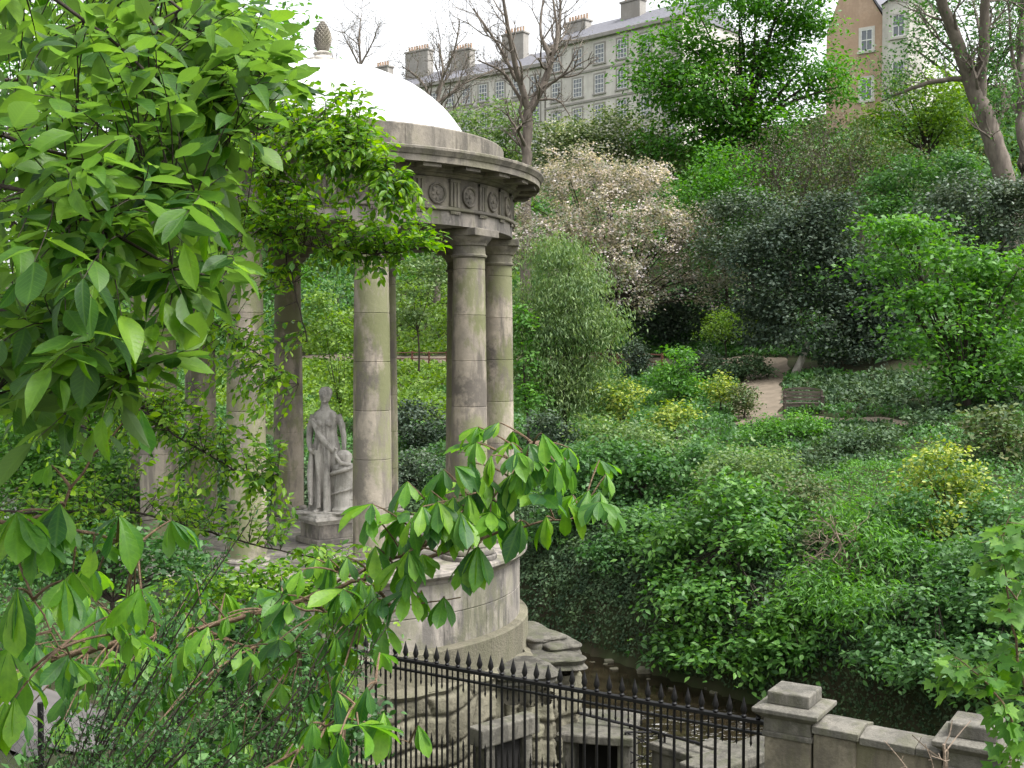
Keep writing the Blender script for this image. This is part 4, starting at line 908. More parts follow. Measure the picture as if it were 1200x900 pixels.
# --- ground cover on the far bank and the hill
def cover(name, label, s0, s1, t0, t1, n, leaf, mat, hgt, tpl='quad', mask=None, fall=1.0, droop=.2, wall=False):
    rng = rng_(nseed()); s = rng.uniform(s0, s1, n); t = rng.uniform(t0, t1, n); x, y = xy(s, t)
    kp = (rng.random(n) < np.clip((26/np.maximum(y, 20))**fall, 0, 1)) & (np.abs(x/y) < .62) & (y > 14)
    if mask is not None: kp &= mask(x, y, s, t, rng)
    x, y, s = x[kp], y[kp], s[kp]; n = len(x); z = terrain(x, y)
    lump = .5+.5*np.sin(x*1.9+2*np.sin(y*.7))*np.sin(y*1.6+1.5*np.sin(x*.8)); lump2 = .5+.5*np.sin(x*5.1+y*3.3)*np.sin(y*4.7-x*2.2)
    hh = hgt*(.25+.75*lump*.7+.3*lump2)*rng.uniform(.2, 1, n)**.6
    e = .05; gxn = (terrain(x+e, y)-z)/e; gyn = (terrain(x, y+e)-z)/e; nn = nrm(np.stack([-gxn, -gyn, np.ones(n)], 1))
    p = np.stack([x, y, z], 1)+nn*hh[:, None]
    N = nn+UP*.3+rng.normal(0, .45, p.shape); Y = rng.normal(0, 1, p.shape)-UP*droop
    if tpl == 'blade': Y = UP+rng.normal(0, .35, p.shape); N = rng.normal(0, 1, p.shape)
    V, Fq, r, uv = cloud(p, Y, N, leaf*rng.uniform(.6, 1.25, n)*np.clip(y/34, .75, 2.6), tpl, rng, np.clip(.25+.5*lump2+rng.normal(0, .15, n), 0, 1))
    o = mesh_np(name, V, Fq, L[mat], rnd=r, uv=uv, kind='stuff'); o['label'] = label; return o
PATHPX = [G(905, 57), G(892, 52), G(888, 46), G(893, 43.5), G(960, 43.2), G(1040, 41), G(1120, 38), G(1220, 35)]
PW = [1.0, 1.0, .95, .7, .5, .42, .4, .4]
def off_path(x, y, s):
    k = np.abs(s-24.5) > 1.25
    for (a, b), w in zip(zip(PATHPX[:-1], PATHPX[1:]), PW):
        a, b = np.array(a), np.array(b); d = b-a; u = np.clip(((x-a[0])*d[0]+(y-a[1])*d[1])/(d@d), 0, 1)
        k &= np.hypot(x-a[0]-u*d[0], y-a[1]-u*d[1]) > w
    return k
def patches(lst):
    c = [(*G(px, d), r) for px, d, r in lst]
    def f(x, y):
        k = np.zeros(len(x), bool); w = .35*np.sin(x*3+y)+.3*np.sin(y*2.3-x)
        for a, b, r in c: k |= np.hypot(x-a, y-b)+w < r
        return k
    return f
ivp = patches([(1000,48,3.2),(1050,46,3.2),(1100,44,3.2),(960,47.5,1.8),(990,39,2.2),(1000,36,1.8),(960,35,1.2),(1150,42,3),(880,54,1.5),(1200,42,3)])
grp = patches([(1005,32.5,1.7),(1040,31.5,1.5),(1030,34.5,1.5),(965,39,1.6),(985,30.5,1.0),(915,40.5,1.6),(900,37,1.0)])
yel = patches([(400,60,6),(480,70,6),(370,75,9),(420,90,12),(500,55,3),(450,100,12)])
cover('ivy', 'dark ivy hanging down the steep river bank', .15, 3.8, -62, 22, 330000, .12, 'ivy', .28, droop=1.0, fall=.6)
cover('ivy', 'glossy dark ivy carpet beside the bench and under the layered tree', 3, 30, -30, 22, 260000, .15, 'ivy', .3, mask=lambda x, y, s, t, r: ivp(x, y) & off_path(x, y, s), fall=.5)
cover('ground_cover', 'fresh green low ground cover on the slope above the river', 2.5, 26, -25, 18, 460000, .085, 'fresh', .2, 'quad', mask=lambda x, y, s, t, r: grp(x, y) & off_path(x, y, s), fall=.5)
cover('undergrowth', 'mixed green undergrowth covering the garden slope', 2.5, 30, -105, 24, 760000, .13, 'mid', .42, mask=lambda x, y, s, t, r: ~ivp(x, y) & ~yel(x, y) & off_path(x, y, s) & (~grp(x, y) | (r.random(len(x)) < .1)), fall=.8)
cover('undergrowth', 'yellow green undergrowth on the slope beyond the temple', 6, 70, -90, -10, 330000, .16, 'ygreen', .5, mask=lambda x, y, s, t, r: (yel(x, y) | (s > 40)) & off_path(x, y, s), fall=.6)
cover('undergrowth', 'woodland undergrowth on the high slope under the trees', 27, 75, -150, 40, 420000, .2, 'mid', .9, mask=lambda x, y, s, t, r: ~yel(x, y), fall=.5)
def near_cover(n=90000):
    rng = rng_(nseed()); x = rng.uniform(-16, -2.0, n); y = rng.uniform(5, 30, n); s, t = st(x, y)
    k = (np.abs(x/y) < .6) & (np.hypot(x-TX, y-TY) > 3.35) & (s < -8.0) & ((y > 8.6) | (x > -2.5)) & (rng.random(n) < np.clip(11/y, 0, 1))
    d2 = np.full(n, 9.); pp = np.array([(-5.6, 5.5), (-4.0, 8.3), (-4.5, 9.6), (-7, 11)])
    for a, b in zip(pp[:-1], pp[1:]):
        d = b-a; u = np.clip(((x-a[0])*d[0]+(y-a[1])*d[1])/(d@d), 0, 1); d2 = np.minimum(d2, np.hypot(x-a[0]-u*d[0], y-a[1]-u*d[1]))
    k &= d2 > 1.1; x, y = x[k], y[k]; n = len(x); z = terrain(x, y); p = np.stack([x, y, z+rng.uniform(.0, .35, n)], 1)
    V, Fq, r, uv = cloud(p, rng.normal(0, 1, p.shape), UP+rng.normal(0, .4, p.shape), .085*rng.uniform(.6, 1.3, n), 'quad', rng)
    o = mesh_np('undergrowth', V, Fq, L['mid'], rnd=r, uv=uv, kind='stuff'); o['label'] = 'low leafy undergrowth on the near terrace beside the temple'
near_cover()
# earth and stones at the water's edge
sb = MB(); rg = random.Random(9)
for k in range(60):
    t = rg.uniform(-6, 9); x, y = xy(rg.gauss(-.1, .45), t); s = rg.uniform(.04, .13)*rg.choice((.6,1,1,1.6)); rock(sb, (x, y, rg.uniform(-.05, .03)), s, s*.8, s*.5, rg.uniform(0, 3), k, rg.random())
o = sb.build('shore_gravel', M['rubble'], smooth=True, angle=40, kind='stuff'); o['label'] = 'stones and pebbles along the foot of the far bank'

# --- bench, red fence on the upper path
bp = G(942, 44.6); bz = gz(*bp); be = thing('park_bench', 'weathered wooden slatted bench standing beside the earth path', 'bench', (bp[0], bp[1], bz+.05), math.radians(-8))
b = MB()
for k in range(4): b.box(-.75, .75, -.28+k*.13, -.18+k*.13, .42, .45)
b.build('seat', M['wood'], be)
b = MB()
for k in range(3): b.box(-.75, .75, .24, .27, .52+k*.13, .62+k*.13)
n_ = 12
b.add([(-.75+1.5*i/n_, y, .93+.1*math.sin(math.pi*i/n_)*e) for i in range(n_+1) for y in (.24, .275) for e in (0, 1)], [q for i in range(n_) for q in ((4*i,4*i+1,4*i+5,4*i+4), (4*i+2,4*i+6,4*i+7,4*i+3), (4*i+1,4*i+3,4*i+7,4*i+5))])
b.build('backrest', M['wood'], be)
for x in (-.7, .7):
    for y, zt in ((-.25, .66), (.25, .92)): MB().box(x-.035, x+.035, y-.03, y+.035, -.1, zt).build('leg', M['wood'], be)
    MB().box(x-.05, x+.05, -.32, .24, .66, .70).build('armrest', M['wood'], be)
MB().box(-.7, .7, -.26, -.22, .30, .41).build('seat_rail', M['wood'], be)
def rustic(label, ts, s):
    x0, y0 = xy(s, ts[0]); o = thing('post_fence', label, 'fence', (x0, y0, gz(x0, y0)), group=None); pts = [np.array([*xy(s, t), 0]) for t in ts]
    for p in pts: p[2] = gz(p[0], p[1])
    b0 = np.array([x0, y0, gz(x0, y0)])
    for p in pts: MB().tube([p-b0-UP*.2, p-b0+UP*.95], .075, 6).build('post', M['redwood'], o)
    for h_ in (.45, .85):
        MB().tube([p-b0+UP*h_ for p in pts], .045, 6).build('rail', M['redwood'], o)
rustic('low red brown post and rail fence along the upper path near the dark conical evergreen', np.linspace(-27.0, -20.3, 5), 23.2)
rustic('low red brown post and rail fence along the upper path seen between the columns', np.linspace(-48, -39.8, 5), 23.2)
# --- terrace houses on the skyline
def house(label, a, b, ztop, zbot, depth, mat, rows, ncol, ww, wh, roofh, chim, first_row=1.6, storey=3.1, x_off=0):
    a, b = np.array(a), np.array(b); l = np.linalg.norm(b-a); ang = math.atan2(b[1]-a[1], b[0]-a[0]); H = ztop-zbot
    o = thing('terrace_house', label, 'building', (a[0], a[1], zbot), ang); rg = random.Random(int(l*10))
    MB().box(0, l, 0, depth, 0, H).build('wall', M[mat], o)
    MB().box(-.2, l+.2, -.45, 0.0, H-.45, H+.02).build('cornice', M['trim'], o, bevel=.06)
    for r in (1, 2):
        if H-r*storey-.5 > 0: MB().box(-.05, l+.05, -.12, 0, H-r*storey-.62, H-r*storey-.38).build('string_course', M['trim'], o)
    rf = MB(); rf.add([(-.2, -.4, H+.02), (l+.2, -.4, H+.02), (l+.2, depth+.4, H+.02), (-.2, depth+.4, H+.02), (.6, depth*.5, H+roofh), (l-.6, depth*.5, H+roofh)], [(0,1,5,4), (1,2,5), (2,3,4,5), (3,0,4), (3,2,1,0)])
    rf = rf.build('roof', M['slate'], o)
    for cx, cw, chh in chim:
        c = MB(); c.box(cx-cw/2, cx+cw/2, depth*.35, depth*.35+1.2, H, H+chh, .6); c.box(cx-cw/2-.12, cx+cw/2+.12, depth*.35-.12, depth*.35+1.32, H+chh, H+chh+.25, .2)
        c = c.build('chimney', M['trim'], rf, bevel=.05)
        m = MB()
        for k in range(int(cw/.45)): m.lathe([(.16, H+chh+.25), (.13, H+chh+.9), (.15, H+chh+.95)], 8, c=(cx-cw/2+.3+k*.45, depth*.35+.6))
        m.build('chimney_pots', M['terr_b'], rf)
    proto_ = None
    for r in range(rows):
        for c in range(ncol):
            x = x_off+l/ncol*(c+.5); z = H-first_row-r*storey-wh
            if z < .2: continue
            if proto_ is None:
                m = MB(); 
                m.box(-ww/2-.2, -ww/2, -.06, .3, 0, wh+.2); m.box(ww/2, ww/2+.2, -.06, .3, 0, wh+.2); m.box(-ww/2, ww/2, -.06, .3, wh, wh+.2); m.box(-ww/2-.3, ww/2+.3, -.16, .3, -.18, 0)
                w = proto_ = m.build('window', M['trim'], o)
                MB().box(-ww/2, ww/2, -.012, .1, 0, wh).build('pane', M['glass'], w)
                m = MB()
                for x0 in (-ww/2, ww/2-.09): m.box(x0, x0+.09, -.05, -.014, 0, wh)
                for z0_ in (0, wh/2-.06, wh-.1): m.box(-ww/2+.09, ww/2-.09, -.048, -.014, z0_, z0_+.1)
                for x0 in (-ww/6, ww/6): m.box(x0-.035, x0+.035, -.04, -.014, .1, wh-.1)
                for z0_ in (wh*.25, wh*.75): m.box(-ww/2+.09, ww/2-.09, -.038, -.014, z0_-.03, z0_+.03)
                m.build('sash', M['sash'], w)
            else: w = copy_tree(proto_, o)
            w.location = (x, 0, z)
    return o
A1 = P(640, 55, 139.5); A2 = P(800, 28, 126)
house('pale stone terrace block with slate roof and rows of white sash windows', A1[:2], A2[:2], A1[2], 24, 11, 'terr_l', 4, 6, 1.35, 2.15, 3.2, [(1.2, 3.2, 3.4), (9.5, 2.8, 4.2)], storey=3.4, first_row=1.1)
B1 = P(380, 120, 163); B2 = P(638, 66, 141)
house('lower pale terrace row with tall chimneys beyond the leafless trees', B1[:2], B2[:2], B2[2]-.8, 24, 11, 'terr_l', 3, 14, 1.3, 2.1, 3.0, [(7, 2.6, 4.4), (13.5, 4, 5.6), (21, 3.2, 4.6), (29.5, 3.4, 5.4)], storey=3.4, first_row=1.3)
# brown tenement with stepped gable and a pale bay
g0 = P(968, 120, 106); g1 = P(1034, 120, 103); gb = thing('tenement', 'tall brown rubble tenement gable with pale dressed bay above the trees', 'building', (g0[0], g0[1], 22), math.atan2(g1[1]-g0[1], g1[0]-g0[0]))
gw = np.linalg.norm((g1-g0)[:2]); gh = P(1000, 8, 104)[2]-22
m = MB(); m.add([(0,0,0),(gw,0,0),(gw,0,gh-1.2),(gw*.62,0,gh+2.2),(gw*.30,0,gh+2.2),(0,0,gh-1.8)]+[(x, 10, z) for x, z in ((0,0),(gw,0),(gw,gh-1.2),(gw*.62,gh+2.2),(gw*.30,gh+2.2),(0,gh-1.8))],
   [(0,1,2,3,4,5), (11,10,9,8,7,6)]+[(i+6, i+7 if i < 5 else 6, (i+1) % 6, i) for i in range(6)]); m.build('wall', M['terr_b'], gb)
m = MB(); m.box(gw*.28, gw*.64, -.1, 1.4, gh+2.2, gh+4.4); m.build('chimney', M['terr_b'], gb)
m = MB(); m.add([(gw*.64,-.15,gh+2.05),(gw+.2,-.15,gh-1.2),(gw+.2,10,gh-1.2),(gw*.64,10,gh+2.05),(gw*.64,-.15,gh+2.3),(gw+.2,-.15,gh-.9),(gw+.2,10,gh-.9),(gw*.64,10,gh+2.3)], [(3,2,1,0),(4,5,6,7),(0,1,5,4),(1,2,6,5),(2,3,7,6),(3,0,4,7)])
m.build('roof', M['slate'], gb)
bay = MB(); bay.add([(gw, -.2, 0), (gw+.9, -1.2, 0), (gw+2.6, -1.2, 0), (gw+3.5, -.2, 0), (gw+3.5, 4, 0), (gw, 4, 0)]+[(x, y, gh-.2) for x, y in ((gw,-.2),(gw+.9,-1.2),(gw+2.6,-1.2),(gw+3.5,-.2),(gw+3.5,4),(gw,4))],
   [(5,4,3,2,1,0), (6,7,8,9,10,11)]+[(i, (i+1) % 6, (i+1) % 6+6, i+6) for i in range(6)]); bay.build('bay', M['terr_l'], gb)
m = MB(); m.add([(gw-.1,-.35,gh-.2),(gw+.8,-1.45,gh-.2),(gw+2.7,-1.45,gh-.2),(gw+3.7,-.35,gh-.2),(gw+3.7,4,gh-.2),(gw-.1,4,gh-.2),(gw+1.7,2,gh+2.0)], [(5,4,3,2,1,0)]+[(i, (i+1) % 6, 6) for i in range(6)]); m.build('bay_roof', M['slate'], gb)
wp = None
for (wx, wz, yy) in ((gw*.72, gh-3.9, 0), (gw*.72, gh-8.2, 0), (gw*.72, gh-12.4, 0), (gw+1.75, gh-3.4, -1.2), (gw+1.75, gh-7.4, -1.2), (gw+1.75, gh-11.6, -1.2)):
    if wp is None:
        m = MB(); m.box(-.72, -.52, -.05, .3, 0, 2.1); m.box(.52, .72, -.05, .3, 0, 2.1); m.box(-.52, .52, -.05, .3, 1.9, 2.1); m.box(-.8, .8, -.16, .3, -.2, 0); w = wp = m.build('window', M['terr_l'], gb)
        MB().box(-.52, .52, -.012, .1, 0, 1.9).build('pane', M['glass'], w)
        m = MB(); m.box(-.52, -.44, -.05, -.014, 0, 1.9); m.box(.44, .52, -.05, -.014, 0, 1.9); m.box(-.44, .44, -.045, -.014, .9, 1.0); m.box(-.44, .44, -.045, -.014, 0, .1); m.box(-.44, .44, -.045, -.014, 1.8, 1.9); m.box(-.03, .03, -.04, -.014, .1, 1.8); m.build('sash', M['sash'], w)
    else: w = copy_tree(wp, gb)
    w.location = (wx, yy, wz)

# ------------------------------------------------------------------ overhanging branches and saplings close by
def dense(poly, step=.06):
    poly = np.array(poly, float); out = []
    for a, b in zip(poly[:-1], poly[1:]):
        n = max(2, int(np.linalg.norm(b-a)/step)); out += [a+(b-a)*f for f in np.linspace(0, 1, n, endpoint=False)]
    q = np.array(out+[poly[-1]])
    for _ in range(4): q[1:-1] = .5*q[1:-1]+.25*(q[:-2]+q[2:])
    return q
def targets(regs, rng):
    T = []
    for px, py, rx, ry, d0, d1, n in regs:
        a = rng.uniform(0, 2*math.pi, n); r = np.sqrt(rng.uniform(0, 1, n)); d = rng.uniform(d0, d1, n)
        T += [P(px+rx*k*math.cos(q), py+ry*k*math.sin(q), e) for q, k, e in zip(a, r, d)]
    return np.array(T)
def overhang(name, label, cat, trunk, mains, regs, leaf, tpls, mat, bark, lpt, spacing, droop, r0, tw=.004, twmat=None, part='leaves', upn=1.0, den=1.0):
    rng = rng_(nseed()); base = np.array([trunk[0][0], trunk[0][1], gz(trunk[0][0], trunk[0][1])]); t = thing(name, label, cat, base)
    mb = MB(); tb = MB(); trp = [np.array(p, float) for p in trunk]; trp[0][2] = base[2]-.2
    q = dense(trp, .15)-base; mb.tube(q, np.linspace(r0*2.2, r0*1.2, len(q)), 10); allp = []; allr = []
    for m in mains:
        pts = [np.array(p) if len(p) == 4 and False else P(*p) for p in m]; st_ = np.array(trp); j = np.argmin(np.linalg.norm(st_-pts[0], axis=1)); pts = [st_[j]]+pts
        q = dense(pts, .05); q[1:-1] += rng.normal(0, .004, q[1:-1].shape); ra = np.linspace(r0, r0*.22, len(q)); mb.tube(q-base, ra, 7)
        k = len(q)//5; allp.append(q[k:]); allr.append(ra[k:])
    A = np.concatenate(allp); AR = np.concatenate(allr); cl = []; T = targets([(*r[:6], int(r[6]*den)) for r in regs], rng); PP = []; YY = []; NN = []
    for tg in T:
        dd = np.linalg.norm(A-tg, axis=1); i = np.argmin(dd+rng.uniform(0, .12, len(dd))*dd.min()*3); Q = A[i]; ln = np.linalg.norm(tg-Q)
        mid = (Q+tg)/2+UP*.12*ln+rng.normal(0, .10, 3)*ln
        k = max(5, int(ln/.05)); k = min(k, 14); f = np.linspace(0, 1, k)[:, None]; c = Q*(1-f)**2+2*mid*f*(1-f)+tg*f*f
        tb.tube(c-base, np.linspace(min(AR[i]*.6, tw*(1+ln)), tw*.35, k), 4, cap=False)
        tl = c[-1]-c[-2]; tl = tl/np.linalg.norm(tl); side = nrm(np.cross(tl, UP))
        L_ = np.linalg.norm(np.diff(c, axis=0), axis=1).sum(); u0 = max(0.0, 1-lpt*spacing/max(L_, .01)); fs = np.linspace(1, max(u0, .12), lpt)
        for j, ff in enumerate(fs):
            p = Q*(1-ff)**2+2*mid*ff*(1-ff)+tg*ff*ff; sg = 1 if j % 2 else -1
            y = tl*(.55 if j else 1)+side*sg*(.8 if j else .1)-UP*droop*rng.uniform(.2, 1.5)+rng.normal(0, .25, 3)
            PP.append(p); YY.append(y); NN.append(UP*upn+rng.normal(0, .4, 3))
    PP, YY, NN = map(np.array, (PP, YY, NN)); ch = rng.integers(0, len(tpls), len(PP))
    for j, tp in enumerate(tpls):
        s = ch == j
        if s.sum(): cl.append(cloud(PP[s]-base, YY[s], NN[s], leaf*rng.uniform(.5, 1.3, s.sum()), tp, rng, width=rng.uniform(.75, 1.2, (s.sum(), 1, 1))))
    V, Fq, r, uv = merge(cl); mesh_np(part, V, Fq, L[mat], t, rnd=r, uv=uv)
    mb.build('branch', M[bark], t, smooth=True, angle=60); tb.build('twigs', M[twmat or bark], t, smooth=True, angle=60)
    return t

overhang('whitebeam_tree', 'near tree whose large oval glossy leaves hang over the upper corner', 'tree', [(-2.9, 2.2, 0), (-2.8, 2.3, 7.2), (-2.6, 2.5, 8.6), (-2.4, 2.7, 10.2)],
  [[(-250,150,2.6),(0,160,2.4),(140,198,2.4),(230,230,2.4)], [(-200,260,2.5),(0,205,2.3),(90,250,2.3),(170,300,2.4),(260,330,2.5)], [(-100,-80,2.6),(75,0,2.6),(150,65,2.6),(210,110,2.6),(270,160,2.6)], [(-50,-160,2.8),(160,-10,2.8),(215,80,2.8),(240,130,2.8)], [(0,-200,3),(190,-5,3),(270,60,3),(330,100,3)],
   [(-200,380,2.5),(0,360,2.4),(80,400,2.4),(150,440,2.4)], [(-150,480,2.6),(0,450,2.6),(70,490,2.6)]],
  [(70,50,120,75,2.1,4.2,36),(200,60,110,75,2.2,4.2,40),(270,55,62,60,2.3,3.6,26),(70,170,110,75,1.9,3.6,34),(190,190,90,75,2.1,3.8,32),(245,150,60,55,2.3,3.6,16),(60,290,100,75,1.9,3.6,34),(165,290,85,65,2.1,3.6,28),(240,310,50,45,2.2,3.2,10),(50,400,80,65,1.9,3.4,24),(160,390,75,50,2.1,3.4,20),(70,480,80,50,2.1,3.4,16),(325,85,24,36,2.5,3.2,8)],
  .08, ['ov0', 'ov1', 'ov2', 'ov3', 'ow0', 'ow1'], 'ovate', 'bark', 6, .034, .3, .012, .0022, upn=1.0, den=1.75)
overhang('hornbeam_tree', 'small leaved tree whose fine sprays cross in front of the temple', 'tree', [(-5.2, 8.2, 0), (-5.0, 8.1, 7.5), (-4.6, 7.8, 9.6)],
  [[(-100,230,7.4),(120,210,7),(250,235,6.7),(345,285,6.5),(430,300,6.4),(500,290,6.3)], [(-100,80,7.4),(150,110,7),(300,150,6.7),(400,170,6.5),(470,210,6.4)], [(-80,470,7.2),(150,470,7),(220,520,6.8),(290,560,6.7),(325,556,6.6)], [(-50,330,7.4),(180,330,7),(280,400,6.8),(350,450,6.7)], [(-100,600,7.2),(160,600,7),(300,640,6.8),(400,660,6.7)], [(300,150,6.7),(345,340,6.6),(360,400,6.6)]],
  [(320,190,75,85,6.2,7.2,230),(410,205,68,75,6.1,7,200),(390,130,60,38,6.3,7,75),(465,250,42,40,6.1,6.8,65),(300,290,55,60,6.3,7,90),(425,305,60,26,6.2,6.8,50),(280,420,65,50,6.3,7.2,60),(290,520,45,50,6.3,7,45),(230,480,60,55,6.5,7.4,60),(110,300,120,150,6.5,8,130),(150,560,110,50,6.5,7.6,70),(110,470,130,60,6.6,8,110),(60,620,90,60,6.6,7.6,60),(270,600,90,34,6.4,7.2,60),(400,655,60,24,6.3,6.9,26),(500,280,24,16,6.2,6.5,10)],
  .05, ['so', 'ov0', 'ov1', 'ow0'], 'small', 'bark', 9, .026, .3, .016, .002, upn=.8, den=1.3)

def palmtree(name, label, trunk, mains, palms, leaflet, fill, r0, cat='tree', bark='branch'):
    rng = rng_(nseed()); base = np.array([trunk[0][0], trunk[0][1], gz(trunk[0][0], trunk[0][1])]); t = thing(name, label, cat, base)
    trp = [np.array(p, float) for p in trunk]; trp[0][2] = base[2]-.2; mb = MB(); pb = MB(); q = dense(trp, .15)-base; mb.tube(q, np.linspace(r0*2.4, r0*1.5, len(q)), 10); A = []
    for m, rr_ in mains:
        pts = [P(*p) for p in m]; j = np.argmin([np.linalg.norm(x-pts[0]) for x in trp]); pts = ([trp[j]] if rr_ > .7 else [A[-1][np.argmin(np.linalg.norm(A[-1]-pts[0], axis=1))]] if A else [])+pts
        q = dense(pts, .05); q[1:-1] += rng.normal(0, .004, q[1:-1].shape); mb.tube(q-base, np.linspace(r0*rr_, r0*rr_*.3, len(q)), 8); A.append(q[len(q)//4:])
    A = np.concatenate(A); PP = []; YY = []; NN = []; SS = []
    pl = [(P(a, b, d), s) for a, b, d, s in palms]+[(x, rng.uniform(.6, 1)) for x in targets(fill, rng)]
    for c, s in pl:
        i = np.argmin(np.linalg.norm(A-c, axis=1)); Q = A[i]; mid = (Q+c)/2+UP*.1*np.linalg.norm(c-Q); f = np.linspace(0, 1, 7)[:, None]
        mb.tube(Q*(1-f)**2+2*mid*f*(1-f)+c*f*f-base, np.linspace(.005, .0025, 7), 5, cap=False)
        d = c-Q; d[2] *= .3; a0 = math.atan2(d[1], d[0])+rng.normal(0, .5); wilt = rng.uniform(.3, 1.9); k = 7 if rng.random() < .5 else 5; tilt = rng.normal(0, .4, 3)
        for j in range(k):
            u = (j-(k-1)/2)/((k-1)/2); a = a0+u*1.95; rad = np.array([math.cos(a), math.sin(a), 0])
            PP.append(c); YY.append(rad-UP*wilt*rng.uniform(.75, 1.25)+tilt); NN.append(UP+rad*wilt*.9+rng.normal(0, .3, 3)); SS.append(leaflet*s*(1-.4*abs(u)**1.5)*rng.uniform(.9, 1.1))
    PP, YY, NN, SS = map(np.array, (PP, YY, NN, SS)); ch = rng.integers(0, 3, len(PP)); cl = [cloud(PP[ch == j]-base, YY[ch == j], NN[ch == j], SS[ch == j], 'ob%d' % j, rng) for j in range(3)]
    V, Fq, r, uv = merge(cl); mesh_np('leaves', V, Fq, L['chest'], t, rnd=r, uv=uv)
    mb.build('branch', M[bark], t, smooth=True, angle=60); return t
palmtree('horse_chestnut', 'horse chestnut bough with drooping palmate leaves reaching across the temple base', [(-3.6, 4.9, 0), (-3.4, 5, 6.6), (-3.0, 5.1, 7.4)],
  [([(-60,820,5.1),(60,775,5.1),(150,750,5),(230,737,5),(330,712,4.9),(400,688,4.85),(450,670,4.8),(500,640,4.8),(540,612,4.75)], 1.0), ([(450,670,4.8),(530,645,4.75),(590,620,4.7),(680,605,4.7)], .5), ([(535,615,4.75),(575,590,4.7),(610,545,4.7),(625,520,4.7)], .45), ([(330,712,4.9),(400,720,4.8),(470,710,4.7),(540,700,4.7)], .4), ([(230,737,5),(300,760,4.9),(380,770,4.8)], .4)],
  [(560,500,4.7,.8),(585,495,4.7,.75),(620,520,4.65,1.0),(650,545,4.7,.9),(600,555,4.6,1),(690,575,4.65,.95),(712,590,4.7,.8),(635,580,4.5,1.05),(665,590,4.6,.9),(560,560,4.6,1),(520,550,4.7,.9),(505,575,4.6,1),(530,590,4.5,1.05),(480,600,4.7,.95),(575,600,4.5,1),(610,610,4.6,1),(640,605,4.6,.8),(470,655,4.6,1),(440,640,4.7,.9),(560,640,4.5,1.05),(545,655,4.5,.9),(480,690,4.5,1.05),(520,700,4.55,.9),(430,700,4.6,1),(450,730,4.5,1),(400,720,4.6,1.0)],
  .165, [(610,560,105,60,4.4,5.0,36),(530,620,60,50,4.4,4.9,16),(250,820,150,70,4.3,5.0,34),(380,690,70,40,4.4,5,14),(300,720,70,45,4.5,5.2,14),(440,700,60,40,4.4,4.8,8),(180,720,80,50,4.6,5.3,16),(90,740,80,50,4.6,5.3,14),(360,770,60,35,4.4,4.9,14),(480,600,50,40,4.4,4.9,10),(120,800,120,60,4.4,5,16)], .021)
palmtree('horse_chestnut', 'nearer horse chestnut shoot with big dark palmate leaves at the frame edge', [(-2.5, 3.0, 0), (-2.3, 3.1, 6.5), (-2.0, 3.2, 7.2)],
  [([(-150,640,3.2),(0,610,3.2),(90,620,3.2),(160,640,3.25)], 1.0), ([(60,615,3.2),(110,530,3.2),(160,480,3.2)], .5), ([(0,610,3.2),(40,700,3.1),(70,760,3.1)], .5)],
  [(20,600,3.0,1.1),(70,590,3.1,1),(140,605,3.2,.9),(165,480,3.2,.85),(200,610,3.3,.8),(20,690,2.9,1.15),(75,680,3,1),(110,640,3.2,.8),(10,760,3.0,1.1),(165,690,3.2,.8),(60,545,3.2,.8)], .155, [(40,640,60,60,3,3.4,6),(150,700,80,50,3.2,3.8,8),(60,800,70,40,3.0,3.5,4)], .012)
palmtree('horse_chestnut', 'low horse chestnut sprig drooping in front of the iron railing', [(-1.3, 3.6, 0), (-1.1, 3.7, 6.0), (-.95, 3.75, 6.4)],
  [([(200,960,3.8),(320,900,3.8),(400,840,3.8),(440,800,3.8)], 1.0), ([(400,840,3.8),(450,850,3.8),(480,870,3.75)], .5)],
  [(430,805,3.7,.9),(450,835,3.7,1),(490,850,3.7,.7),(420,850,3.6,1),(400,880,3.6,.9),(370,880,3.7,.8),(395,810,3.8,.9),(445,765,3.9,.6),(340,900,3.6,.9)], .15, [(390,860,50,40,3.5,3.9,5)], .009)

# shrub with long dark stems set with tiny leaves
def wand_shrub(label, base, tips, d, leaf, mat):
    rng = rng_(nseed()); b = np.array([base[0], base[1], gz(*base)]); t = thing('privet_shrub', label, 'shrub', b); sb_ = MB(); PP = []; YY = []
    for px, py, dd in tips:
        tip = P(px, py, d+dd); st0 = b+np.array([*rng.normal(0, .12, 2), -.1]); mid = (st0+tip)/2+np.array([-.12, 0, .05])+rng.normal(0, .05, 3); f = np.linspace(0, 1, 26)[:, None]
        c = st0*(1-f)**2+2*mid*f*(1-f)+tip*f*f; sb_.tube(c-b, np.linspace(.007, .0018, 26), 5, cap=False)
        for j in range(6, 26):
            for e in range(2):
                sd = nrm(rng.normal(0, 1, 3)+nrm(c[j]-c[j-1])*.9+UP*.3); ln = rng.uniform(.06, .24)*(1.15-j/26); q = [c[j]+sd*ln*g+UP*.03*g*g for g in np.linspace(0, 1, 4)]
                sb_.tube(np.array(q)-b, [.0018, .0015, .0012, .001], 3, cap=False)
                for g in np.linspace(.1, 1, max(3, int(ln/.011))):
                    PP.append(c[j]+sd*ln*g+UP*.03*g*g+rng.normal(0, .003, 3)); YY.append(sd*.5+rng.normal(0, .7, 3))
            PP.append(c[j]); YY.append(rng.normal(0, 1, 3))
    PP, YY = np.array(PP), np.array(YY); V, Fq, r, uv = cloud(PP-b, YY, UP+rng.normal(0, .5, PP.shape), leaf*rng.uniform(.6, 1.3, len(PP)), 'so', rng)
    mesh_np('leaves', V, Fq, L[mat], t, rnd=r, uv=uv); sb_.build('stems', M['bark'], t, smooth=True, angle=60)
rg = random.Random(3)
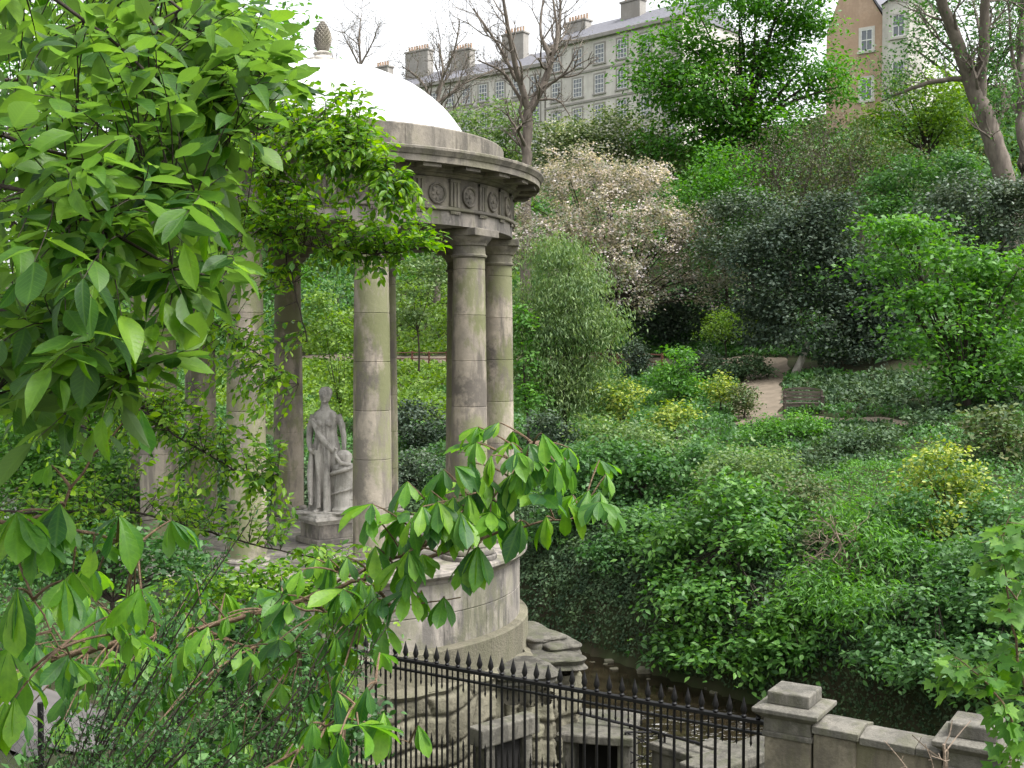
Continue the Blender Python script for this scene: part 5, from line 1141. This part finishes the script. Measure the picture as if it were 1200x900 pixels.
wand_shrub('near shrub of long dark arching stems set with tiny dark leaves', (-1.75, 4.1), [(292,612,0), (262,650,.2), (225,690,.1), (180,720,.0), (330,700,.2), (370,745,0), (300,740,-.2), (250,760,-.2), (200,790,-.2), (150,770,.1), (120,800,0), (90,830,-.1), (230,830,-.3), (300,810,-.2), (350,820,-.1), (180,850,-.3), (270,870,-.4), (330,780,.2), (140,860,-.3), (60,860,-.2), (240,720,.3), (385,800,.2)], 4.2, .02, 'privet')
wand_shrub('second arching tiny leaved shrub nearest to the railing', (-1.2, 3.9), [(450,740,.3), (430,770,.1), (400,720,.3), (380,780,0), (415,820,0), (360,850,-.2), (440,700,.5), (330,870,-.2), (300,900,-.3), (395,870,-.1)], 4.0, .02, 'privet')
overhang('maple_sapling', 'young maple sapling with broad lobed leaves at the end of the parapet', 'tree', [(3.1, 5.9, 0), (3.05, 5.9, 5.4), (2.95, 6.0, 6.0), (2.8, 6.0, 6.4)],
  [[(1215,860,6.1),(1190,760,6.1),(1180,690,6.1),(1172,640,6.1),(1185,600,6.1)], [(1200,880,6.1),(1180,830,6),(1150,790,6),(1120,770,6)], [(1215,760,6.1),(1195,700,6.2),(1165,670,6.2)]],
  [(1165,650,22,30,5.9,6.3,9),(1195,630,24,40,5.9,6.4,12),(1185,700,22,30,6,6.4,9),(1135,785,35,26,5.8,6.2,13),(1180,800,30,40,5.9,6.4,12),(1190,870,25,40,5.9,6.3,10),(1195,750,20,30,6,6.4,8),(1110,790,16,16,5.9,6.1,3)],
  .125, ['maple'], 'maple', 'branch', 3, .05, .5, .011, .003, 'stem_g')
bare('dry_shrub', 'dry pale twigs sticking up in front of the parapet coping', (1098, 7.4), [[(1108,930,.011),(1107,890,.010),(1106,872,.009)], [(1098,940,.004),(1092,895,.004),(1080,868,.002)], [(1100,940,.004),(1110,890,.003),(1085,880,.002)], [(1090,940,.004),(1060,895,.003),(1040,872,.002)]], 'twig', 1, None, tl=.16, rmin=.0012, cat='shrub')
# wire mesh fence beside the paved path
f0, f1 = P(-60, 880, 6.3), P(150, 905, 6.0); fz = f0[2]-.35
wf = thing('wire_fence', 'sagging chain link wire fence with a dark post beside the paved path', 'fence', (f0[0], f0[1], fz), math.atan2(f1[1]-f0[1], f1[0]-f0[0])); wl_ = np.linalg.norm((f1-f0)[:2]); m = MB()
for k in range(-14, 30):
    for sgn in (1, -1):
        x0 = k*.055; x1 = x0+sgn*.62
        if 0 <= min(x0, x1) and max(x0, x1) <= wl_+.3: m.tube([(x0, .002*sgn, 0), (x1, .002*sgn, .62)], .0016, 3, cap=False)
m.build('mesh', M['gal'], wf)
for x in (.58, wl_+.3): MB().tube([(x, .01, -.4), (x, .01, .66)], .016, 8).build('post', M['iron'], wf)
